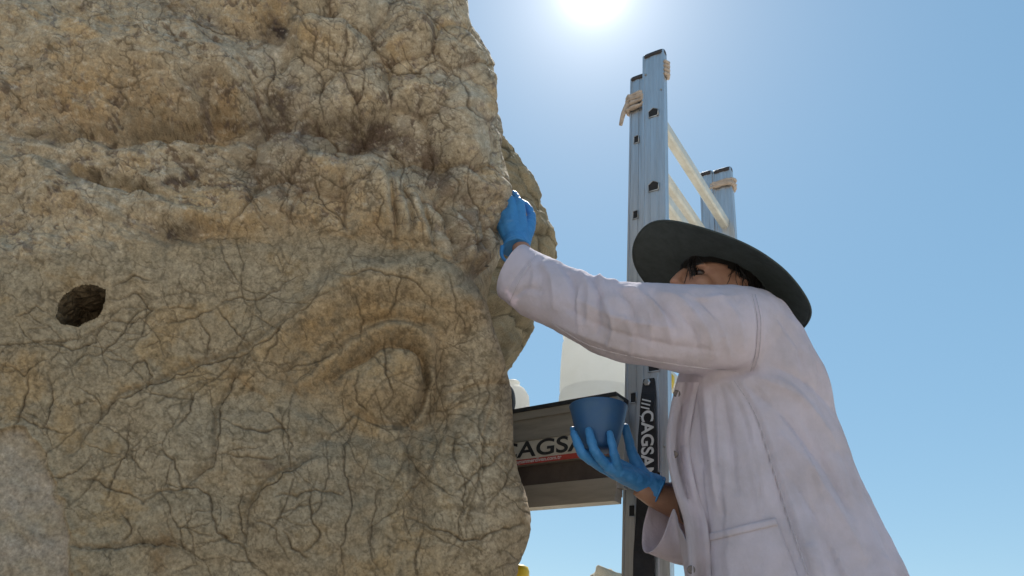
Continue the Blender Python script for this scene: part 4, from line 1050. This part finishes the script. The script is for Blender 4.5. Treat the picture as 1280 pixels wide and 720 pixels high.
def snap(px, py, y=None):
    h = bvp.ray_cast(Vector(CAM), Vector(ray(px, py)))[0] if y is None else V((px, py, y))
    if h is None: h = onto(px, py, 0.004)
    dn = -Vector(ray(px, py)); a = dn.cross(Vector((0, 0, 1))).normalized(); b_ = a.cross(dn)
    bm = bmesh.new(); c = h + dn*0.0008
    loft(bm, [(c - dn*0.001, a*0.0075, b_*0.0075), (c + dn*0.0016, a*0.0075, b_*0.0075), (c + dn*0.0022, a*0.006, b_*0.006), (c + dn*0.0012, a*0.0035, b_*0.0035), (c + dn*0.002, a*0.002, b_*0.002)], 20)
    from_bm('button', bm, M_btn, coat, smooth=True)
for b_ in ((846, 492), (843, 568), (864, 712)): snap(*b_)
h = bvh.ray_cast(Vector(CAM), Vector(ray(838, 630)))[0]
snap(838, 630, h.y-0.002 if h else 1.62)

def seam(pts, off=0.0006):
    bm = bmesh.new(); pp = [onto(p.x, p.y, off) for p in catmull([(x, y, 0) for x, y in pts], 10)]
    tube(bm, pp, 0.0009, 6); from_bm('seam', bm, M_seam, coat, smooth=True)
M_seam = mat('coat_thread', (0.50, 0.44, 0.49), 0.9, noise=(200, (0.62, 0.56, 0.60), 0.4, 0.7, ONE))
for sm in ([(918, 476), (945, 520), (968, 590), (990, 660), (1010, 718)], [(940, 368), (947, 400), (945, 440), (938, 464)], [(670, 318), (650, 350), (637, 378)], [(944, 368), (951, 400), (949, 440), (942, 464)], [(690, 404), (735, 431), (790, 446), (860, 458), (920, 464)],
           [(888, 677), (930, 668), (972, 658)], [(890, 690), (897, 718)]): seam(sm)
# --- body: head, neck, trunk, arms, legs as one continuous surface
bm = bmesh.new()
ellipsoid(bm, H(-0.008, 0, -0.030), Fh*0.098, Lh*0.078, Uh*0.112)             # skull
ellipsoid(bm, H(0.040, 0, -0.085), Fh*0.058, Lh*0.060, Uh*0.075)              # face
ellipsoid(bm, H(0.052, 0, -0.135), Fh*0.040, Lh*0.042, Uh*0.030)              # chin
for s in (-1, 1):
    ellipsoid(bm, H(0.062, s*0.036, -0.082), Fh*0.026, Lh*0.026, Uh*0.026)    # cheek
    ellipsoid(bm, H(0.074, s*0.030, -0.034), Fh*0.014, Lh*0.026, Uh*0.009)    # brow
    ellipsoid(bm, H(-0.012, s*0.079, -0.062), (Fh*0.017 + Lh*(s*-0.004)), Lh*0.007 + Fh*(s*-0.002), Uh*0.031)   # ear
    ellipsoid(bm, H(-0.004, s*0.078, -0.088), Fh*0.009, Lh*0.006, Uh*0.012)
tube(bm, [H(0.092, 0, -0.032), H(0.106, 0, -0.058), H(0.116, 0, -0.078), H(0.098, 0, -0.086)], [0.009, 0.011, 0.014, 0.012], 12)   # nose
for u_ in (-0.106, -0.116): tube(bm, [H(0.078, -0.022, u_), H(0.095, 0, u_+0.001), H(0.078, 0.022, u_)], [0.004, 0.0065, 0.004], 10)   # lips
nb_ = TR[1][0]
tube(bm, [H(-0.015, 0, -0.09), H(-0.03, 0, -0.15), nb_, nb_ + Vector((0.01, 0, -0.08))], [0.058, 0.056, 0.066, 0.09], 24)
for i in range(1, len(TR)-2): pass
loft(bm, [(c, a*0.62, b*0.72) for c, a, b in TR[1:9]] , 32)
sh = V((930, 412, 1.50)); el = V((765, 400, 1.42)); wr = V((655, 322, 1.575))
tube(bm, [sh, (sh+el)/2, el, el*0.6+wr*0.4, wr, wr + (V((645, 290, 1.60))-wr)*0.55], [0.055, 0.047, 0.042, 0.040, 0.027, 0.022], 20)
sh2 = V((910, 440, 1.72)); el2 = V((895, 650, 1.74)); wr2 = V((816, 618, 1.675))
tube(bm, [sh2, (sh2+el2)/2, el2, el2*0.55+wr2*0.45, wr2, V((800, 606, 1.665))], [0.055, 0.045, 0.042, 0.038, 0.028, 0.027], 20)
hipc = TR[8][0]
for s in (-1, 1):
    hp = Vector((hipc.x, 1.57+s*0.085, hipc.z)); kn = Vector((hipc.x+0.0, 1.57+s*0.09, 1.42)); an = Vector((hipc.x+0.03, 1.57+s*0.095, 1.04))
    tube(bm, [hp, (hp+kn)/2, kn, (kn+an)/2+Vector((0.01, 0, 0.03)), an, an + Vector((-0.03, 0, -0.055))], [0.085, 0.075, 0.055, 0.052, 0.036, 0.034], 20)
    tube(bm, [an + Vector((0.02, 0, -0.065)), an + Vector((-0.05, 0, -0.07)), an + Vector((-0.16, 0, -0.085))], [0.034, 0.036, 0.026], 16)
bme = remeshed(bm, 0.0042, 5, 0.5)
v = co_of(bme); q = v - np.array(HC); f_, l_, u_ = q @ np.array(Fh), q @ np.array(Lh), q @ np.array(Uh)
n = no_of(bme); dd = np.zeros(len(v))
for s in (-1, 1):                                            # eye sockets, lids
    dd -= 0.009*np.exp(-(((f_-0.083)/0.022)**2 + ((l_-s*0.034)/0.017)**2 + ((u_+0.048)/0.0105)**2))
    dd += 0.003*np.exp(-(((f_-0.085)/0.02)**2 + ((l_-s*0.034)/0.016)**2 + ((u_+0.062)/0.004)**2))
    dd -= 0.005*np.exp(-(((f_+0.012)/0.009)**2 + ((l_-s*0.088)/0.006)**2 + ((u_+0.060)/0.016)**2))   # ear hollow
put_co(bme, v + n*dd[:, None])
body = link('body', bme, M_skin, person)
for s in (-1, 1):
    bm = bmesh.new(); ellipsoid(bm, H(0.0715, s*0.034, -0.049), Fh*0.0105, Lh*0.0110, Uh*0.0095, 20, 12); from_bm('eyeball', bm, M_eye, body, smooth=True)
    bm = bmesh.new(); tube(bm, [H(0.080, s*0.014, -0.036), H(0.090, s*0.03, -0.030), H(0.078, s*0.052, -0.034)], [0.002, 0.0034, 0.0015], 8); from_bm('eyebrow', bm, M_hair, body, smooth=True)

# --- hair: close cap, loose strands, tail at the nape
bm = bmesh.new(); bmesh.ops.create_uvsphere(bm, u_segments=64, v_segments=40, radius=1.0)
for vt in bm.verts:
    a = vt.co.copy(); r = 1 + 0.02*math.sin(a.y*30+a.x*17)
    vt.co = H(-0.010 + a.x*0.106*r, a.y*0.086*r, -0.028 + a.z*0.119*r)
hair_cut = []
for f in bm.faces:
    c = f.calc_center_median() - HC; ff, ll, uu = c.dot(Fh), c.dot(Lh), c.dot(Uh)
    lim = -0.027 if ff > 0.030 else (-0.034 if ff > -0.002 else (-0.045 if ff > -0.030 else -0.135))
    if uu < lim: hair_cut.append(f)
bmesh.ops.delete(bm, geom=hair_cut, context='FACES')
hcap = from_bm('hair', bm, M_hair, person, smooth=True)
rs = random.Random(3)
bm = bmesh.new()
for i in range(120):
    s = 1 if i % 5 else -1
    k = rs.random()
    if k < 0.42:   f0, u0, ln = rs.uniform(0.090, 0.0965), rs.uniform(-0.012, 0.0), rs.uniform(0.03, 0.085)      # front locks
    elif k < 0.55: f0, u0, ln = rs.uniform(-0.015, 0.02), rs.uniform(-0.03, -0.005), rs.uniform(0.03, 0.08)       # temple
    else:          f0, u0, ln = rs.uniform(-0.095, -0.02), rs.uniform(-0.06, -0.01), rs.uniform(0.05, 0.13)         # behind the ear
    e = math.sqrt(max(0.02, 1-((f0+0.01)/0.108)**2)); l0 = s*0.084*e
    p0 = H(f0, l0, u0); cv = rs.uniform(-0.018, 0.018); ou = rs.uniform(-0.002, 0.010)
    pts = [p0, p0 + Vector((cv*0.3, 0, -ln*0.35)) + Lh*(s*ou), p0 + Vector((cv*0.8 - 0.2*(f0 > 0.04)*ln*0, 0, -ln*0.7)) + Lh*(s*ou*1.2), p0 + Vector((cv, 0, -ln)) + Lh*(s*ou*0.6) - Fh*rs.uniform(-0.01, 0.02)]
    tube(bm, catmull(pts, 4), [0.0011, 0.0011, 0.0010, 0.0010, 0.0009, 0.0009, 0.0008, 0.0008, 0.0007, 0.0007, 0.0006, 0.0005, 0.0004], 4, cap=False)
from_bm('loose_strands', bm, M_hair, hcap, smooth=True)['kind'] = 'stuff'
bm = bmesh.new(); ellipsoid(bm, H(-0.105, 0, -0.085), Fh*0.045, Lh*0.05, Uh*0.05)
from_bm('hair_bun', bm, M_hair, hcap, smooth=True)

# --- hat
ht_ = math.radians(14)
Ft = (Fh*math.cos(ht_-tilt) + Uh*math.sin(ht_-tilt)); Ut = Ft.cross(Lh) if Ft.cross(Lh).dot(Uh) > 0 else Lh.cross(Ft)
_rl = math.radians(9); Lt = (Lh*math.cos(_rl) - Ut*math.sin(_rl)); Ut = (Ut*math.cos(_rl) + Lh*math.sin(_rl))
def HT(f, l, u): return HC - Vector((0, 0, 0.012)) + Ft*f + Lt*l + Ut*u
def hat_pt(r, th, side=0):
    """r 0..1 along the brim, th from the front towards the left"""
    rin_f, rin_l = 0.108, 0.090
    co, si = math.cos(th), math.sin(th)
    rad_f = rin_f + r*(0.114 + 0.014*co); rad_l = rin_l + r*0.120
    u = 0.0
    back = max(0.0, -co); frontw = max(0.0, co)
    u -= r**1.5*(0.055*back**1.6) ; u += r**1.4*(0.012*frontw)
    u -= 0.034*r**2*abs(si)**2*(1 if si > 0 else 0.6)
    u += 0.005*math.sin(2*th+0.6)*r + 0.004*math.sin(5*th+1)*r*r
    return HT(co*rad_f - 0.01, si*rad_l, 0.008 + u)
NB, NT = 14, 96
bm = bmesh.new(); tp = []; bt = []
for j in range(NB+1):
    tp.append([bm.verts.new(hat_pt(j/NB, 2*math.pi*k/NT) + Ut*0.0016) for k in range(NT)])
    bt.append([bm.verts.new(hat_pt(j/NB, 2*math.pi*k/NT) - Ut*0.0016) for k in range(NT)])
for j in range(NB):
    for k in range(NT):
        k2 = (k+1) % NT
        bm.faces.new((tp[j][k], tp[j+1][k], tp[j+1][k2], tp[j][k2])); bm.faces.new((bt[j][k], bt[j][k2], bt[j+1][k2], bt[j+1][k]))
for k in range(NT):
    k2 = (k+1) % NT; bm.faces.new((tp[NB][k], bt[NB][k], bt[NB][k2], tp[NB][k2]))
hat = empty('hat', HC); hat.parent = person; hat.matrix_parent_inverse = Matrix.Translation(person.location).inverted()
from_bm('brim', bm, M_hat, hat, smooth=True)
bm = bmesh.new(); R = []
for r_, u_ in ((1.0, 0.004), (1.0, 0.02), (0.96, 0.045), (0.88, 0.066), (0.76, 0.080), (0.5, 0.086), (0.2, 0.084)):
    R.append((HT(-0.01, 0, u_ + 0.003), Ft*0.1085*r_, Lt*0.0905*r_))
loft(bm, R, 64, 2.1); from_bm('crown', bm, M_hat, hat, smooth=True)
bm = bmesh.new(); loft(bm, [(HT(-0.01, 0, 0.006), Ft*0.1105, Lt*0.0925), (HT(-0.01, 0, 0.030), Ft*0.1105, Lt*0.0925)], 64, 2.1, cap=False); from_bm('band', bm, M_capd, hat, smooth=True)
bm = bmesh.new(); tube(bm, [hat_pt(1.0, 2*math.pi*k/NT) for k in range(NT+1)], 0.0024, 8, cap=False); from_bm('brim_edge', bm, M_hat, hat, smooth=True)

# --- gloves: palm and five fingers in one skin each
def glove(name, fingers, palm, cuff, rads, label):
    bm = bmesh.new()
    for pts, r in zip(fingers, rads):
        pp = catmull([V(p) for p in pts], 4)
        rr = np.interp(np.linspace(0, 1, len(pp)), [0, 0.35, 0.7, 0.93, 1], [r*1.08, r*1.06, r*0.97, r*0.82, r*0.5])
        tube(bm, pp, list(rr), 14)
        e = pp[-1]; ellipsoid(bm, e - (pp[-1]-pp[-2]).normalized()*0.002, Vector((r*0.78, 0, 0)), Vector((0, r*0.78, 0)), Vector((0, 0, r*0.78)), 12, 8)
    for pts, r in palm: tube(bm, [V(p) for p in pts], r, 16)
    c0_, c1_, rc = cuff
    tube(bm, [V(c0_), V(c1_)*0.5+V(c0_)*0.5, V(c1_)], rc, 24)
    me = remeshed(bm, 0.0019, 4, 0.5)
    v = co_of(me); n = no_of(me)
    put_co(me, v + n*(0.0011*fbm(v[:, 0]*70+v[:, 1]*40, v[:, 2]*70, 401, 3))[:, None])
    o = link(name, me, M_glove, person); o['label'] = label
    return o
def cuff_roll(par, c, nrm_, r, ry, fl=None):
    c = V(c); nrm_ = Vector(nrm_).normalized(); a = nrm_.cross(Vector((0, 1, 0))).normalized(); b_ = nrm_.cross(a)
    bm = bmesh.new(); pts = [c + a*(r*math.cos(2*math.pi*k/32)) + b_*(ry*math.sin(2*math.pi*k/32)) + nrm_*(0.004*math.sin(2*math.pi*k/32*2+1)) for k in range(33)]
    tube(bm, pts, 0.0024, 8, cap=False)
    if fl: tube(bm, catmull([V(p) for p in fl], 4), [0.006-0.00025*k for k in range(len(catmull([V(p) for p in fl], 4)))], 8)
    from_bm('cuff', bm, M_glove, par, smooth=True)
# right hand, cupping the bowl
g2 = glove('glove', [
    [(775, 590, 1.625), (769, 571, 1.598), (765, 555, 1.594), (762, 541, 1.600)],
    [(758, 582, 1.615), (745, 566, 1.592), (739, 550, 1.590), (736, 537, 1.596)],
    [(746, 580, 1.635), (729, 568, 1.606), (722, 554, 1.603), (717, 541, 1.610)],
    [(745, 576, 1.665), (727, 562, 1.665), (720, 548, 1.668), (716, 536, 1.675)],
    [(803, 594, 1.675), (792, 572, 1.690), (786, 551, 1.692), (782, 533, 1.688)]],
    [([(808, 607, 1.665), (775, 590, 1.625)], [0.024, 0.0125]), ([(808, 606, 1.665), (757, 582, 1.617)], [0.025, 0.0130]), ([(806, 604, 1.668), (746, 580, 1.637)], [0.025, 0.0130]), ([(806, 602, 1.67), (745, 576, 1.665)], [0.025, 0.0125]),
     ([(806, 602, 1.672), (798, 586, 1.682), (790, 566, 1.690)], [0.024, 0.017, 0.012]), ([(795, 602, 1.655), (765, 588, 1.640)], [0.020, 0.017]), ([(800, 600, 1.66), (775, 582, 1.655), (752, 578, 1.650)], [0.02, 0.016, 0.014])],
    ((806, 604, 1.668), (819, 612, 1.675), [0.029, 0.032, 0.0345]), [0.0098, 0.0106, 0.0106, 0.0098, 0.0115], 'blue glove cupping the bowl')
cuff_roll(g2, (820, 613, 1.675), V((819, 612, 1.675))-V((800, 602, 1.665)), 0.0335, 0.0335)
# left hand, fist against the stone
g1 = glove('glove', [
    [(616.9, 263.6, 1.615), (612.4, 248.8, 1.640), (611.3, 253.0, 1.675), (616.9, 265.7, 1.685)],
    [(624.7, 251.9, 1.605), (619.1, 240.3, 1.635), (616.9, 246.6, 1.672), (622.5, 261.5, 1.684)],
    [(635.9, 246.6, 1.600), (629.2, 239.2, 1.632), (625.8, 245.6, 1.670), (630.3, 261.5, 1.682)],
    [(648.2, 251.9, 1.603), (641.5, 242.4, 1.636), (635.9, 248.8, 1.670), (639.3, 263.6, 1.680)],
    [(660.6, 294.3, 1.615), (665.0, 274.2, 1.632), (658.3, 257.2, 1.662), (643.8, 250.9, 1.688)]],
    [([(643.8, 308.1, 1.595), (618.0, 263.6, 1.615)], [0.024, 0.0135]), ([(644.9, 306.0, 1.592), (625.8, 253.0, 1.606)], [0.025, 0.0140]), ([(647.1, 306.0, 1.592), (635.9, 247.7, 1.602)], [0.025, 0.0140]), ([(650.5, 306.0, 1.595), (649.4, 253.0, 1.605)], [0.025, 0.0140]),
     ([(652.7, 302.8, 1.60), (661.7, 282.7, 1.620), (663.9, 272.1, 1.634)], [0.022, 0.017, 0.013]), ([(638.2, 283.7, 1.600), (638.2, 259.4, 1.610)], [0.027, 0.022]), ([(627.0, 283.7, 1.61), (624.7, 265.7, 1.62)], [0.02, 0.018]), ([(639.3, 270.0, 1.63), (638.2, 253.0, 1.64)], [0.024, 0.02])],
    ((644.9, 299.6, 1.595), (646.0, 311.3, 1.585), [0.031, 0.033, 0.035]), [0.0092, 0.0098, 0.0100, 0.0098, 0.0108], 'blue glove pressed against the stone')
cuff_roll(g1, (645, 309, 1.587), V((647, 311, 1.585))-V((643, 290, 1.60)), 0.034, 0.033, [(628, 308, 1.575), (627, 318, 1.572), (631, 325, 1.57), (638, 327, 1.57)])

# --- shirt front, trousers, boots
bm = bmesh.new(); loft(bm, [(c + Vector((-0.010, 0.02, 0)), a*0.90, b*0.80) for c, a, b in TR[1:7]], 40)
shme = remeshed(bm, 0.009, 6); link('shirt', shme, M_shirt, person)
for s in (-1, 1):
    hp = Vector((hipc.x, 1.57+s*0.085, hipc.z-0.02)); kn = Vector((hipc.x, 1.57+s*0.09, 1.42)); an = Vector((hipc.x+0.03, 1.57+s*0.095, 1.06))
    bm = bmesh.new(); tube(bm, [hp, (hp+kn)/2, kn, (kn+an)/2+Vector((0.01, 0, 0.03)), an], [0.095, 0.086, 0.070, 0.066, 0.062], 24)
    from_bm('trouser_leg', bm, M_trou, person, smooth=True)
    bm = bmesh.new(); z0 = FEET.z
    for i, (x, hw, zt) in enumerate(((0.055, 0.030, 0.075), (0.02, 0.040, 0.12), (-0.05, 0.043, 0.085), (-0.12, 0.048, 0.060), (-0.185, 0.040, 0.045), (-0.215, 0.022, 0.030))): pass
    loft(bm, [(an + Vector((x, 0, z0-an.z+zt/2)), Vector((0, hw, 0)), Vector((0, 0, zt/2))) for x, hw, zt in ((0.065, 0.022, 0.060), (0.055, 0.034, 0.085), (0.02, 0.042, 0.13), (-0.03, 0.044, 0.13), (-0.07, 0.045, 0.085), (-0.13, 0.050, 0.065), (-0.19, 0.042, 0.050), (-0.215, 0.024, 0.034))], 28, 2.8)
    from_bm('boot', bm, M_shoe, person, smooth=True)

# --- bowl in the right hand
M_bowl = mat('blue_rubber_bowl', (0.028, 0.115, 0.29), 0.42, spec=0.5, transl=0.15, noise=(16, (0.05, 0.135, 0.27), 0.4, 0.7, ONE))
bc = V((749, 563, 1.655)); tp_ = V((748, 509, 1.655))
axb = (tp_-bc); hB = axb.length; axb.normalize(); ab = axb.cross(Vector((0, 1, 0))).normalized(); bb_ = axb.cross(ab)
rim = (V((784, 507, 1.655)) - V((712, 509, 1.655))).length/2
bm = bmesh.new()
prf = [(0.50, 0.0), (0.56, 0.02), (0.63, 0.10), (0.75, 0.35), (0.86, 0.62), (0.945, 0.86), (0.985, 0.975), (1.0, 0.985), (1.0, 1.0), (0.965, 1.0), (0.95, 0.97), (0.91, 0.86), (0.82, 0.62), (0.70, 0.35), (0.57, 0.12), (0.3, 0.07)]
loft(bm, [(bc + axb*(hB*z), ab*(rim*r), bb_*(rim*r)) for r, z in prf], 56)
bowl = empty('mixing_bowl', bc); tag(bowl, 'blue rubber mixing bowl held in a gloved hand', 'bowl')
from_bm('bowl_shell', bm, M_bowl, bowl, smooth=True)
bm = bmesh.new(); M_paste = mat('grey_mortar_paste', (0.42, 0.38, 0.32), 0.8, noise=(50, (0.34, 0.30, 0.25), 0.4, 0.7, ONE), bump=[(60, 0.6, 0.006, ONE)])
loft(bm, [(bc + axb*(hB*z), ab*(rim*r), bb_*(rim*r)) for r, z in ((0.62, 0.30), (0.74, 0.48), (0.5, 0.53), (0.15, 0.56))], 40); from_bm('mortar_paste', bm, M_paste, bowl, smooth=True)
